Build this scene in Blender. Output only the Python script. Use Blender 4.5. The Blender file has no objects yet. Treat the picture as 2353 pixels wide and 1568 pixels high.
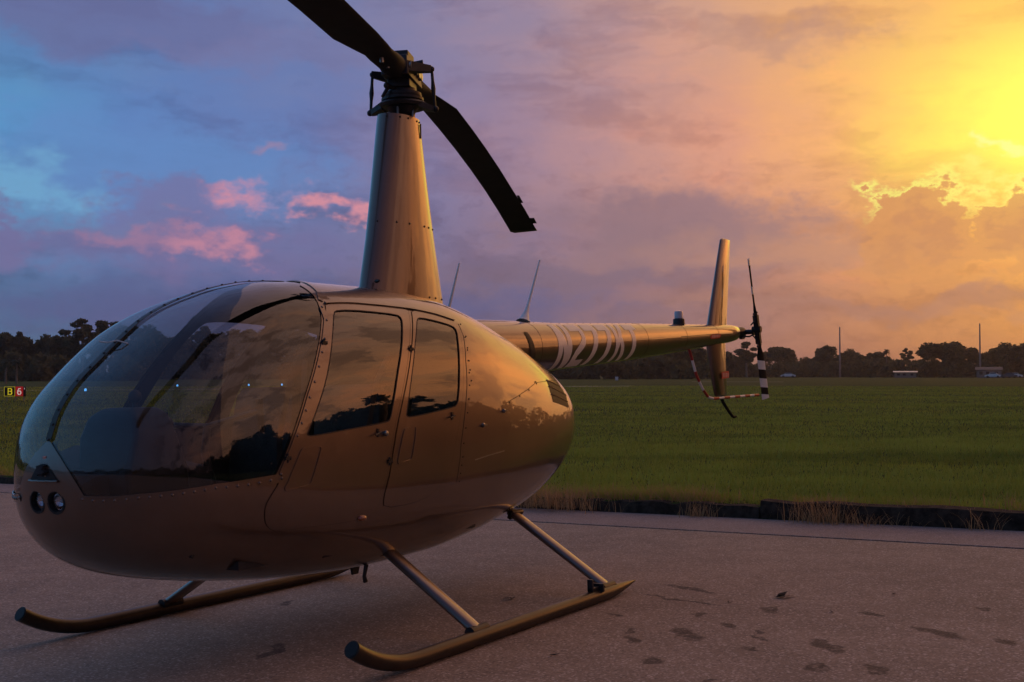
import bpy, math, random
import numpy as np
from mathutils import Vector, Matrix
from mathutils.geometry import delaunay_2d_cdt

random.seed(7)
rng = np.random.default_rng(11)
SC = bpy.context.scene
COL = SC.collection
R = math.radians

# ------------------------------------------------------------------ camera
CAM = Vector((6.146, 4.368, 1.394))
YAW, PITCH = R(210.83), R(1.5)
cam_data = bpy.data.cameras.new('camera')
cam = bpy.data.objects.new('camera', cam_data)
COL.objects.link(cam)
cam.location = CAM
cam.rotation_euler = (math.pi / 2 + PITCH, 0, YAW - math.pi / 2)
cam_data.sensor_width = 36.0
cam_data.lens = 36.0 * 2800.4 / 2353.0
cam_data.clip_start, cam_data.clip_end = 0.05, 12000
SC.camera = cam

# ------------------------------------------------------------------ world (sunset sky)
SUN_AZ, SUN_EL = 45.0, 13.0
GLOW = (1.15, .35, .02) #             # degrees right of the view heading, degrees up
sun_heading = YAW - R(SUN_AZ)
sun_vec = Vector((math.cos(sun_heading) * math.cos(R(SUN_EL)), math.sin(sun_heading) * math.cos(R(SUN_EL)), math.sin(R(SUN_EL))))

world = bpy.data.worlds.new('World')
SC.world = world
world.use_nodes = True
NT = world.node_tree
NT.nodes.clear()


class E:
    """tiny expression layer over shader math nodes"""
    def __init__(s, sock, nt): s.k, s.nt = sock, nt
    def _m(s, op, *o):
        n = s.nt.nodes.new('ShaderNodeMath'); n.operation = op
        s.nt.links.new(s.k, n.inputs[0])
        for i, v in enumerate(o):
            if isinstance(v, E): s.nt.links.new(v.k, n.inputs[i + 1])
            else: n.inputs[i + 1].default_value = v
        return E(n.outputs[0], s.nt)
    def __add__(s, o): return s._m('ADD', o)
    def __sub__(s, o): return s._m('SUBTRACT', o)
    def __mul__(s, o): return s._m('MULTIPLY', o)
    def __truediv__(s, o): return s._m('DIVIDE', o)
    __radd__ = __add__; __rmul__ = __mul__
    def __rsub__(s, o): return (s * -1.0) + o
    def pw(s, o): return s._m('POWER', o)
    def mn(s, o): return s._m('MINIMUM', o)
    def mx(s, o): return s._m('MAXIMUM', o)
    def ab(s): return s._m('ABSOLUTE')
    def sq(s): return s * s
    def sqrt(s): return s._m('SQRT')
    def exp(s): return s._m('EXPONENT')
    def ss(s, a, b):
        n = s.nt.nodes.new('ShaderNodeMapRange'); n.interpolation_type = 'SMOOTHSTEP'
        s.nt.links.new(s.k, n.inputs[0]); n.inputs[1].default_value = a; n.inputs[2].default_value = b
        return E(n.outputs[0], s.nt)


def lin(c):
    return tuple(((v / 255) / 12.92 if v / 255 <= .04045 else (((v / 255) + .055) / 1.055) ** 2.4) for v in c)


def mixc(nt, fac, a, b, mode='MIX'):
    n = nt.nodes.new('ShaderNodeMix'); n.data_type = 'RGBA'; n.blend_type = mode
    n.clamp_result = False
    for sock, v in ((n.inputs[0], fac), (n.inputs[6], a), (n.inputs[7], b)):
        if isinstance(v, E): nt.links.new(v.k, sock)
        elif hasattr(v, 'is_output'): nt.links.new(v, sock)
        elif isinstance(v, tuple): sock.default_value = (*v[:3], 1)
        else: sock.default_value = v
    return n.outputs[2]


def ramp(nt, fac, stops):
    n = nt.nodes.new('ShaderNodeValToRGB'); nt.links.new(fac.k if isinstance(fac, E) else fac, n.inputs[0])
    el = n.color_ramp.elements
    while len(el) > 1: el.remove(el[-1])
    for i, (p, c) in enumerate(stops):
        e = el[0] if i == 0 else el.new(p)
        e.position = p; e.color = (*c, 1)
    n.color_ramp.interpolation = 'B_SPLINE' if False else 'EASE'
    n.color_ramp.interpolation = 'LINEAR'
    return n.outputs[0]


def noise(nt, vec, scale, detail=4.0, rough=.55, dist=0.0):
    n = nt.nodes.new('ShaderNodeTexNoise'); n.noise_dimensions = '3D'
    nt.links.new(vec, n.inputs['Vector'])
    n.inputs['Scale'].default_value = scale; n.inputs['Detail'].default_value = detail
    n.inputs['Roughness'].default_value = rough; n.inputs['Distortion'].default_value = dist
    return E(n.outputs['Fac'], nt)


def build_world():
    nt = NT
    tc = nt.nodes.new('ShaderNodeTexCoord')
    sep = nt.nodes.new('ShaderNodeSeparateXYZ'); nt.links.new(tc.outputs['Generated'], sep.inputs[0])
    x, y, z = (E(sep.outputs[i], nt) for i in range(3))
    fx, fy = math.cos(YAW), math.sin(YAW)
    a0 = x * fx + y * fy
    a1 = x * (fy) + y * (-fx)
    az = a1._m('ARCTAN2', a0) * (180 / math.pi)          # degrees, + is to the right of the view heading
    el = z._m('ARCSINE') * (180 / math.pi)

    def vec(a, b):
        n = nt.nodes.new('ShaderNodeCombineXYZ'); nt.links.new(a.k, n.inputs[0]); nt.links.new(b.k, n.inputs[1]); return n.outputs[0]

    def n2d(v, scale, detail, rough, dist=0.0):
        n = nt.nodes.new('ShaderNodeTexNoise'); n.noise_dimensions = '2D'
        nt.links.new(v, n.inputs['Vector']); n.inputs['Scale'].default_value = scale; n.inputs['Detail'].default_value = detail
        n.inputs['Roughness'].default_value = rough; n.inputs['Distortion'].default_value = dist
        return n

    P = vec(az, el * 1.7)
    warp = n2d(P, .22, 4, .6)                            # its colour gives two warps at once
    wc = nt.nodes.new('ShaderNodeSeparateColor'); nt.links.new(warp.outputs['Color'], wc.inputs[0])
    w1, w2 = E(wc.outputs[0], nt) - .5, E(wc.outputs[1], nt) - .5
    nf = E(n2d(P, .95, 5, .62).outputs['Fac'], nt) - .5
    st = n2d(vec(az * .5 + w1 * 3.0, el * 1.7 + w2 * 2.0), .28, 4, .6)
    stc = nt.nodes.new('ShaderNodeSeparateColor'); nt.links.new(st.outputs['Color'], stc.inputs[0])
    streak, bank = E(stc.outputs[0], nt), E(stc.outputs[1], nt)
    W = vec(az + w1 * 9.0, el + w2 * 4.0)
    azr = (az + w2 * 5.0) / 360.0 + .5
    # ---- base colours: rows of colour over azimuth
    def row(stops):
        return ramp(nt, azr, [((a + 180) / 360, lin(c)) for a, c in stops])
    behind = [(-180, (76, 92, 132)), (-110, (84, 132, 180)), (-50, (92, 152, 202))]
    tail = [(125, (126, 98, 108)), (180, (74, 84, 122))]
    r0 = row([(-180, (72, 84, 122)), (-110, (74, 104, 148)), (-50, (76, 116, 162))] + [(-23, (70, 104, 142)), (-12, (74, 92, 134)), (-2, (104, 92, 122)), (7, (134, 98, 108)), (14, (170, 108, 90)), (20, (188, 116, 76)), (28, (204, 124, 66)), (60, (208, 116, 64)), (90, (170, 112, 98))] + tail)
    r1 = row(behind + [(-23, (76, 106, 150)), (-13, (80, 88, 140)), (-3, (108, 94, 128)), (5, (132, 100, 116)), (11, (166, 114, 106)), (16, (196, 128, 92)), (22, (218, 142, 74)), (30, (232, 150, 68)), (60, (226, 124, 62)), (90, (186, 122, 100))] + tail)
    r2 = row(behind + [(-23, (94, 132, 184)), (-16, (98, 122, 176)), (-9, (108, 114, 162)), (-1, (130, 111, 142)), (5, (156, 118, 126)), (10, (186, 132, 118)), (15, (224, 150, 102)), (20, (242, 164, 82)), (26, (252, 184, 78)), (34, (248, 166, 76)), (60, (238, 134, 64)), (90, (200, 134, 106))] + tail)
    r3 = row(behind + [(-23, (86, 150, 202)), (-17, (92, 130, 190)), (-9, (102, 118, 174)), (-1, (150, 125, 152)), (5, (192, 142, 138)), (10, (226, 156, 126)), (15, (250, 176, 106)), (19, (255, 208, 92)), (24, (255, 250, 96)), (29, (255, 226, 88)), (38, (246, 160, 72)), (60, (240, 142, 70)), (90, (206, 142, 114))] + tail)
    r4 = row(behind + [(-23, (90, 116, 168)), (-15, (98, 120, 174)), (-8, (114, 122, 168)), (0, (152, 132, 156)), (6, (192, 148, 142)), (11, (222, 164, 126)), (16, (242, 176, 108)), (22, (250, 192, 94)), (28, (250, 190, 90)), (38, (240, 160, 82)), (60, (228, 150, 94)), (90, (196, 146, 124))] + tail)
    r5 = row([(-180, (72, 90, 132)), (-110, (80, 120, 172)), (-60, (84, 128, 182)), (-10, (110, 116, 160)), (20, (184, 150, 142)), (45, (206, 156, 132)), (90, (160, 132, 138)), (140, (90, 94, 128)), (180, (70, 84, 124))])
    c = mixc(nt, el.ss(0.2, 2.6), r0, r1)
    c = mixc(nt, el.ss(2.6, 6.2), c, r2)
    c = mixc(nt, el.ss(6.0, 10.4), c, r3)
    c = mixc(nt, el.ss(10.4, 16.5), c, r4)
    c = mixc(nt, el.ss(17.0, 42.0), c, r5)
    c = mixc(nt, el.ss(40.0, 85.0), c, lin((88, 98, 140)))
    # glow of the hidden sun; it stands right of the photograph's edge and lights the place
    g = nt.nodes.new('ShaderNodeVectorMath'); g.operation = 'MULTIPLY_ADD'
    nt.links.new(vec(az, el), g.inputs[0]); g.inputs[1].default_value = (1 / 14.0, 1 / 8.0, 0); g.inputs[2].default_value = (-SUN_AZ / 14.0, -SUN_EL / 8.0, 0)
    g2 = nt.nodes.new('ShaderNodeVectorMath'); g2.operation = 'DOT_PRODUCT'; nt.links.new(g.outputs[0], g2.inputs[0]); nt.links.new(g.outputs[0], g2.inputs[1])
    glow = (E(g2.outputs['Value'], nt) * -1.0).exp()
    c = mixc(nt, 1.0, c, mixc(nt, glow, (0, 0, 0), GLOW), 'ADD')

    def blob(a, e, ra, re, s0=-.25, s1=.45, fine=.55):
        m = nt.nodes.new('ShaderNodeVectorMath'); m.operation = 'MULTIPLY_ADD'; nt.links.new(W, m.inputs[0])
        m.inputs[1].default_value = (1 / ra, 1 / re, 0); m.inputs[2].default_value = (-a / ra, -e / re, 0)
        ln = nt.nodes.new('ShaderNodeVectorMath'); ln.operation = 'LENGTH'; nt.links.new(m.outputs[0], ln.inputs[0])
        q = nf._m('MULTIPLY_ADD', fine, 1.0) - E(ln.outputs['Value'], nt)
        return q if s0 is None else q.ss(s0, s1)

    def put(base, m, col, amt):
        return mixc(nt, m * amt, base, lin(col))
    # streaky cloud decks all round the sky
    hz = nt.nodes.new('ShaderNodeVectorMath'); hz.operation = 'MULTIPLY_ADD'; nt.links.new(vec(az, el), hz.inputs[0])
    hz.inputs[1].default_value = (1 / 7.0, 1 / 3.8, 0); hz.inputs[2].default_value = (-25 / 7.0, -11.2 / 3.8, 0)
    hd = nt.nodes.new('ShaderNodeVectorMath'); hd.operation = 'DOT_PRODUCT'; nt.links.new(hz.outputs[0], hd.inputs[0]); nt.links.new(hz.outputs[0], hd.inputs[1])
    halo = (E(hd.outputs['Value'], nt) * -1.0).exp()
    c = mixc(nt, 1.0, c, mixc(nt, halo, (0, 0, 0), (.30, .30, .0)), 'ADD')
    c = mixc(nt, streak.ss(.45, .72) * .5 * (1.0 - halo), c, mixc(nt, 1.0, c, (.62, .55, .62), 'MULTIPLY'))
    nbg = E(n2d(vec(az + w1 * 8.0, el * 1.4 + w2 * 6.0), .062, 4, .6).outputs['Fac'], nt)
    c = mixc(nt, nbg.ss(.50, .40) * az.ss(30.0, 48.0) * az.ss(170.0, 130.0) * .78, c, mixc(nt, 1.0, c, (.26, .25, .34), 'MULTIPLY'))
    c = mixc(nt, nbg.ss(.54, .66) * az.ss(30.0, 48.0) * az.ss(140.0, 100.0) * .6, c, mixc(nt, 1.0, c, (1.6, 1.3, 1.0), 'MULTIPLY'))
    c = mixc(nt, bank.ss(.50, .72) * .30, c, mixc(nt, 1.0, c, (1.30, 1.12, .98), 'MULTIPLY'))
    shade = mixc(nt, 1.0, c, (.66, .60, .66), 'MULTIPLY')
    c = mixc(nt, (nf * -1.0).ss(.0, .22) * el.ss(14.0, 6.0) * (1.0 - halo) * .38, c, shade)
    # clear blue gaps and cloud masses on the left
    c = put(c, blob(-17, 9.0, 9, 2.6), (96, 136, 194), .7)
    c = put(c, blob(-23.5, 8.2, 4.5, 1.7), (110, 166, 206), .85)
    c = put(c, blob(-20, 6.6, 5, .8), (94, 140, 186), .7)
    c = put(c, blob(-18, 15.5, 8.5, 1.7), (106, 106, 152), .65)
    c = put(c, blob(-10.5, 14.4, 6, 1.2), (120, 118, 162), .5)
    c = put(c, blob(-23.3, 6.2, 2.3, 1.5, -.1, .35, .9), (114, 108, 156), .75)
    c = put(c, blob(-15.5, 6.8, 4.6, 2.1, -.15, .4, .9), (116, 108, 156), .7)
    c = put(c, blob(-15.5, 5.4, 9, 1.3, -.3, .6), (112, 100, 148), .6)
    c = put(c, blob(-11, 3.0, 16, 1.3, -.3, .6), (82, 86, 138), .7)
    c = put(c, blob(-12.4, 8.2, 2.8, .7, -.2, 1.0, 1.3), (220, 140, 154), .8)
    c = put(c, blob(-8.8, 7.3, 1.7, .45, -.2, .95, 1.3), (226, 144, 154), .82)
    c = put(c, blob(-13.4, 5.9, 1.8, 1.0, -.15, .9, 1.5), (204, 134, 154), .8)
    c = put(c, blob(-16.5, 6.0, 3.4, .9, -.1, .8, 1.3), (164, 120, 152), .65)
    c = put(c, blob(-11.4, 10.3, 1.6, .4, -.1, .9, 1.4), (158, 128, 160), .6)
    # grey mauve banks under the glow
    c = put(c, blob(7.0, 7.0, 6.5, 1.8, -.25, .6, .9), (140, 108, 120), .75)
    c = put(c, blob(3.0, 4.6, 11, .9, -.35, .7), (116, 95, 120), .6)
    c = put(c, blob(13.5, 5.8, 6.5, 1.2, -.3, .7, .9), (178, 128, 112), .55)
    c = put(c, blob(12, 15.3, 4.2, .9, -.4, .9, .9), (184, 138, 124), .6)
    c = put(c, blob(15, 3.0, 12, .5, -.4, .8), (172, 120, 108), .55)
    # cumulus towers before the glow, with lit tops
    tq = blob(24.4, 5.8, 3.3, 2.9, None, 0, 1.25).mx(blob(19.2, 6.0, 3.2, 2.2, None, 0, 1.25)).mx(blob(31, 6.0, 5.0, 3.2, None, 0, 1.25))
    low = el.ss(2.0, 6.0)
    c = put(c, tq.ss(-.30, .0) * (1.0 - tq.ss(.0, .10)) * el.ss(6.4, 8.0), (255, 246, 118), .75)
    c = put(c, tq.ss(.0, .16) * low, (216, 144, 82), .72)
    c = put(c, tq.ss(.35, .75) * low, (196, 128, 84), .45)
    c = put(c, blob(19.4, 8.7, 2.2, .45, -.1, 1.0, 1.8), (255, 240, 108), .8)
    c = put(c, blob(21.2, 9.8, .9, .5, -.1, .9, 1.8), (255, 255, 150), .8)
    # a small share of the physical sky
    sky = nt.nodes.new('ShaderNodeTexSky'); sky.sky_type = 'NISHITA'; sky.sun_disc = False
    sky.sun_elevation = R(SUN_EL); sky.sun_rotation = math.pi / 2 - sun_heading
    c = mixc(nt, .005, c, sky.outputs[0], 'ADD')
    c = mixc(nt, el.ss(0.0, -2.0), c, lin((70, 66, 60)))
    bg = nt.nodes.new('ShaderNodeBackground'); nt.links.new(c, bg.inputs[0]); bg.inputs[1].default_value = .96
    out = nt.nodes.new('ShaderNodeOutputWorld'); nt.links.new(bg.outputs[0], out.inputs[0])


build_world()

sun_data = bpy.data.lights.new('sun', 'SUN')
sun_data.energy = .5
sun_data.angle = R(112)
sun_data.color = (1.0, .50, .22)
sun = bpy.data.objects.new('sun', sun_data)
COL.objects.link(sun)
sun.rotation_euler = sun_vec.to_track_quat('Z', 'Y').to_euler()

SC.view_settings.view_transform = 'Standard'
SC.view_settings.look = 'None'
SC.view_settings.exposure = 0.0
SC.view_settings.gamma = 1.0
SC.view_settings.use_curve_mapping = False
SC.cycles.max_bounces = 6
SC.cycles.diffuse_bounces = 2
SC.cycles.glossy_bounces = 4
world.cycles.sampling_method = 'MANUAL'
world.cycles.sample_map_resolution = 512
SC.cycles.transparent_max_bounces = 24
SC.cycles.use_denoising = True
SC.cycles.adaptive_threshold = .02
SC.cycles.caustics_reflective = False
SC.cycles.sample_clamp_indirect = 4.0

# ------------------------------------------------------------------ materials
M = {}


def mat(name, col, rough=.5, metal=0.0, coat=0.0, spec=.5, var=0.0, vscale=6.0, bump=0.0, bscale=40.0, rvar=0.0, emit=None, es=0.0, coat_rough=.06):
    m = bpy.data.materials.new(name); m.use_nodes = True
    nt = m.node_tree; b = nt.nodes['Principled BSDF']
    b.inputs['Base Color'].default_value = (*col, 1)
    b.inputs['Roughness'].default_value = rough; b.inputs['Metallic'].default_value = metal
    b.inputs['Coat Weight'].default_value = coat; b.inputs['Coat Roughness'].default_value = coat_rough
    b.inputs['Specular IOR Level'].default_value = spec
    tc = nt.nodes.new('ShaderNodeTexCoord')
    if var:
        n = noise(nt, tc.outputs['Object'], vscale, 5, .6)
        f = n.ss(.25, .75)
        nt.links.new(mixc(nt, f, tuple(c * (1 - var) for c in col), tuple(min(1, c * (1 + var)) for c in col)), b.inputs['Base Color'])
        if rvar:
            nt.links.new((n * rvar + (rough - rvar / 2)).k, b.inputs['Roughness'])
    if bump:
        n = noise(nt, tc.outputs['Object'], bscale, 4, .6)
        bp = nt.nodes.new('ShaderNodeBump'); bp.inputs['Strength'].default_value = bump; bp.inputs['Distance'].default_value = .01
        nt.links.new(n.k, bp.inputs['Height']); nt.links.new(bp.outputs[0], b.inputs['Normal'])
    if emit:
        b.inputs['Emission Color'].default_value = (*emit, 1); b.inputs['Emission Strength'].default_value = es
    M[name] = m
    return m


def paint_mat():
    m = bpy.data.materials.new('bronze_paint'); m.use_nodes = True
    nt = m.node_tree; b = nt.nodes['Principled BSDF']
    tc = nt.nodes.new('ShaderNodeTexCoord')
    n = noise(nt, tc.outputs['Object'], 2.2, 6, .65)
    fl = noise(nt, tc.outputs['Object'], 420, 1, .5)
    col = mixc(nt, n.ss(.3, .7), (.146, .103, .083), (.174, .123, .100))
    col = mixc(nt, fl * .15, col, (.34, .24, .18))
    dust = noise(nt, tc.outputs['Object'], 1.1, 8, .72)
    col = mixc(nt, dust.ss(.52, .78) * .22, col, (.22, .18, .15))
    nt.links.new(col, b.inputs['Base Color'])
    b.inputs['Metallic'].default_value = .92
    nt.links.new((n * .10 + .34).k, b.inputs['Roughness'])
    b.inputs['Coat Weight'].default_value = 1.0
    b.inputs['Coat IOR'].default_value = 1.6
    nt.links.new((dust.ss(.45, .8) * .10 + .025).k, b.inputs['Coat Roughness'])
    w = noise(nt, tc.outputs['Object'], 5.0, 2, .5)
    bp = nt.nodes.new('ShaderNodeBump'); bp.inputs['Strength'].default_value = .10; bp.inputs['Distance'].default_value = .012
    nt.links.new(w.k, bp.inputs['Height']); nt.links.new(bp.outputs[0], b.inputs['Normal'])
    nt.links.new(bp.outputs[0], b.inputs['Coat Normal'])
    M['bronze'] = m


def glass_mat(name, tint, base=.055, gain=1.0, wav=.03):
    m = bpy.data.materials.new(name); m.use_nodes = True
    nt = m.node_tree; nt.nodes.clear()
    lw = nt.nodes.new('ShaderNodeLayerWeight'); lw.inputs[0].default_value = .5
    tc = nt.nodes.new('ShaderNodeTexCoord')
    w = noise(nt, tc.outputs['Object'], 2.4, 2, .5)
    bp = nt.nodes.new('ShaderNodeBump'); bp.inputs['Strength'].default_value = wav; bp.inputs['Distance'].default_value = .02
    nt.links.new(w.k, bp.inputs['Height'])
    f = ((E(lw.outputs['Facing'], nt).pw(4.0)) * .9 * gain + base).mn(1.0)
    tr = nt.nodes.new('ShaderNodeBsdfTransparent'); tr.inputs[0].default_value = (*tint, 1)
    gl = nt.nodes.new('ShaderNodeBsdfGlossy'); gl.inputs['Roughness'].default_value = .015
    nt.links.new(bp.outputs[0], gl.inputs['Normal'])
    mx = nt.nodes.new('ShaderNodeMixShader')
    nt.links.new(f.k, mx.inputs[0]); nt.links.new(tr.outputs[0], mx.inputs[1]); nt.links.new(gl.outputs[0], mx.inputs[2])
    o = nt.nodes.new('ShaderNodeOutputMaterial'); nt.links.new(mx.outputs[0], o.inputs[0])
    M[name] = m


paint_mat()
glass_mat('window_glass', (.66, .66, .64), .14, 1.0)
glass_mat('screen_glass', (.68, .70, .71), .10, 1.0)
glass_mat('clear_glass', (.85, .87, .9), .06, 1.0)
mat('rotor_black', (.018, .018, .017), .7, spec=.25, var=.25, vscale=9)
mat('hub_metal', (.035, .033, .034), .42, .5, var=.3, vscale=25)
mat('steel', (.32, .31, .30), .32, .9, var=.15, vscale=20)
mat('seal_black', (.012, .011, .011), .6)
mat('lining', (.030, .028, .030), .85, var=.2, bump=.2, bscale=120)
mat('leather', (.060, .040, .030), .55, var=.25, vscale=12, bump=.3, bscale=90)
mat('panel_black', (.018, .018, .02), .6)
mat('skid_paint', (.036, .023, .015), .42, .45, .15, var=.25, vscale=14, rvar=.2)
mat('white_paint', (.85, .83, .80), .4, var=.06, vscale=14)
mat('letter_cream', (.86, .79, .70), .4, 0, .3, var=.06, vscale=20)
mat('red_paint', (.42, .022, .018), .4, var=.12, vscale=18)
mat('stripe_black', (.012, .012, .012), .75, spec=.2)
mat('label_red', (.62, .055, .05), .5)
mat('label_pale', (.80, .42, .36), .5)
mat('amber_lens', (.30, .10, .05), .12, 0, .8)
mat('seam_brown', (.030, .020, .015), .7)
mat('reflector', (.86, .87, .88), .08, 1.0)
mat('beacon_lens', (.55, .52, .55), .15, 0, .8)
mat('belt_grey', (.10, .09, .085), .8)
mat('buckle', (.75, .76, .78), .25, .9)
mat('string_white', (.7, .66, .62), .8)
mat('guard_red', (.40, .035, .03), .45)

# ------------------------------------------------------------------ mesh helpers
class MB:
    def __init__(s): s.v = []; s.f = []; s.mi = []
    def add(s, vs, fs, mi=0):
        o = len(s.v); s.v += [tuple(map(float, v)) for v in vs]
        s.f += [tuple(i + o for i in f) for f in fs]; s.mi += [mi] * len(fs)
        return s
    def box(s, c, d, mi=0, rot=None, taper=1.0):
        c = Vector(c); h = Vector(d) / 2
        vs = []
        for k in (-1, 1):
            t = taper if k > 0 else 1
            for a, b in ((-1, -1), (1, -1), (1, 1), (-1, 1)):
                p = Vector((a * h.x * t, b * h.y * t, k * h.z))
                vs.append(c + (rot @ p if rot else p))
        return s.add(vs, [(3, 2, 1, 0), (4, 5, 6, 7), (0, 1, 5, 4), (1, 2, 6, 5), (2, 3, 7, 6), (3, 0, 4, 7)], mi)
    def tube(s, path, rad, seg=14, caps=True, mi=0, squash=None, up=None):
        path = [Vector(p) for p in path]; n = len(path)
        rad = [rad] * n if not hasattr(rad, '__len__') else rad
        vs = []; prev = None
        for i, p in enumerate(path):
            t = (path[min(i + 1, n - 1)] - path[max(i - 1, 0)]).normalized()
            if prev is None:
                a = Vector(up) if up else (Vector((0, 0, 1)) if abs(t.z) < .9 else Vector((1, 0, 0)))
            else: a = prev
            b = t.cross(a).normalized(); a = b.cross(t).normalized(); prev = a
            sq = squash if squash else 1.0
            for k in range(seg):
                w = 2 * math.pi * k / seg
                vs.append(p + a * math.cos(w) * rad[i] + b * math.sin(w) * rad[i] * sq)
        fs = []
        for i in range(n - 1):
            for k in range(seg):
                k2 = (k + 1) % seg
                fs.append((i * seg + k, i * seg + k2, (i + 1) * seg + k2, (i + 1) * seg + k))
        if caps: fs += [tuple(range(seg))[::-1], tuple((n - 1) * seg + k for k in range(seg))]
        return s.add(vs, fs, mi)
    def lathe(s, o, axis, prof, seg=20, mi=0, caps=True):
        """prof: (along, radius)"""
        o = Vector(o); ax = Vector(axis).normalized()
        a = ax.orthogonal().normalized(); b = ax.cross(a)
        vs = []; n = len(prof)
        for h, r in prof:
            for k in range(seg):
                w = 2 * math.pi * k / seg
                vs.append(o + ax * h + (a * math.cos(w) + b * math.sin(w)) * max(r, 1e-4))
        fs = [(i * seg + k, i * seg + (k + 1) % seg, (i + 1) * seg + (k + 1) % seg, (i + 1) * seg + k) for i in range(n - 1) for k in range(seg)]
        if caps: fs += [tuple(range(seg))[::-1], tuple((n - 1) * seg + k for k in range(seg))]
        return s.add(vs, fs, mi)
    def loft(s, rings, caps=True, mi=0, closed=True):
        n = len(rings[0]); vs = [p for r in rings for p in r]; fs = []
        for i in range(len(rings) - 1):
            for k in range(n if closed else n - 1):
                k2 = (k + 1) % n
                fs.append((i * n + k, i * n + k2, (i + 1) * n + k2, (i + 1) * n + k))
        if caps: fs += [tuple(range(n))[::-1], tuple((len(rings) - 1) * n + k for k in range(n))]
        return s.add(vs, fs, mi)
    def ball(s, c, r, seg=10, mi=0, sc=(1, 1, 1)):
        prof = [(-math.cos(math.pi * i / 6), math.sin(math.pi * i / 6)) for i in range(7)]
        c = Vector(c); vs = []
        for h, q in prof:
            for k in range(seg):
                w = 2 * math.pi * k / seg
                vs.append(c + Vector((math.cos(w) * q * r * sc[0], math.sin(w) * q * r * sc[1], h * r * sc[2])))
        fs = [(i * seg + k, i * seg + (k + 1) % seg, (i + 1) * seg + (k + 1) % seg, (i + 1) * seg + k) for i in range(6) for k in range(seg)]
        return s.add(vs, fs, mi)
    def build(s, name, mats, parent=None, smooth=40, bevel=0.0, kind=None, label=None):
        me = bpy.data.meshes.new(name); me.from_pydata(s.v, [], s.f)
        mats = mats if isinstance(mats, (list, tuple)) else [mats]
        for m in mats: me.materials.append(M[m])
        if len(mats) > 1: me.polygons.foreach_set('material_index', s.mi)
        return link(name, me, parent, smooth, bevel, kind, label)


def link(name, me, parent=None, smooth=40, bevel=0.0, kind=None, label=None):
    me.validate(); me.update()
    if smooth:
        me.polygons.foreach_set('use_smooth', [True] * len(me.polygons))
        try: me.set_sharp_from_angle(angle=R(smooth))
        except Exception: pass
    o = bpy.data.objects.new(name, me); COL.objects.link(o)
    if parent: o.parent = parent
    if bevel:
        bv = o.modifiers.new('bevel', 'BEVEL'); bv.width = bevel; bv.segments = 2; bv.limit_method = 'ANGLE'
    if kind: o['kind'] = kind
    if label: o['label'] = label
    return o


def fast_mesh(name, V, F, mats, parent=None, smooth=False, kind=None, mi=None):
    V = np.asarray(V, np.float32); F = np.asarray(F, np.int32)
    me = bpy.data.meshes.new(name); nv, nf, k = len(V), len(F), F.shape[1]
    me.vertices.add(nv); me.vertices.foreach_set('co', V.ravel())
    me.loops.add(nf * k); me.loops.foreach_set('vertex_index', F.ravel())
    me.polygons.add(nf); me.polygons.foreach_set('loop_start', np.arange(0, nf * k, k, dtype=np.int32))
    if mi is not None: me.polygons.foreach_set('material_index', np.asarray(mi, np.int32))
    if smooth: me.polygons.foreach_set('use_smooth', np.ones(nf, bool))
    for m in (mats if isinstance(mats, (list, tuple)) else [mats]): me.materials.append(M[m])
    me.update(calc_edges=True)
    o = bpy.data.objects.new(name, me); COL.objects.link(o)
    if parent: o.parent = parent
    if kind: o['kind'] = kind
    return o


def empty(name, loc, rot=(0, 0, 0)):
    o = bpy.data.objects.new(name, None); COL.objects.link(o)
    o.location = loc; o.rotation_euler = rot; o.empty_display_size = .2
    return o


def tag(o, label, cat, group=None):
    o['label'] = label; o['category'] = cat
    if group: o['group'] = group
    return o


def structure(o):
    o['kind'] = 'structure'; return o


def copy_tree(o, parent=None):
    c = o.copy(); COL.objects.link(c); c.parent = parent
    for ch in list(o.children): copy_tree(ch, c)
    return c

# ------------------------------------------------------------------ ground
TILT = .031                                   # the apron drains gently: it rises towards the helicopter's left
EDGE_P = np.array([-4.66, 2.83]); EDGE_E = np.array([.1219, .9925]); EDGE_N = np.array([-.9925, .1219])


def edge_xy(d, t):
    """d metres beyond the timber edging (field side +), t metres along it"""
    d, t = np.asarray(d, float), np.asarray(t, float)
    return EDGE_P[0] + EDGE_N[0] * d + EDGE_E[0] * t, EDGE_P[1] + EDGE_N[1] * d + EDGE_E[1] * t


def apron_z(x, y):
    return TILT * np.clip(y, -22, 14)


def sstep(a, b, x):
    t = np.clip((x - a) / (b - a), 0, 1); return t * t * (3 - 2 * t)


def field_z(x, y):
    d = (x - EDGE_P[0]) * EDGE_N[0] + (y - EDGE_P[1]) * EDGE_N[1]
    z = (apron_z(x, y) + .115) * (1 - sstep(1, 30, d)) + .03 * np.sin(x * .35 + y * .21) * sstep(1, 8, d) * (1 - sstep(60, 90, d))
    return np.where(d < .06, apron_z(x, y) - .09, z)


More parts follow.
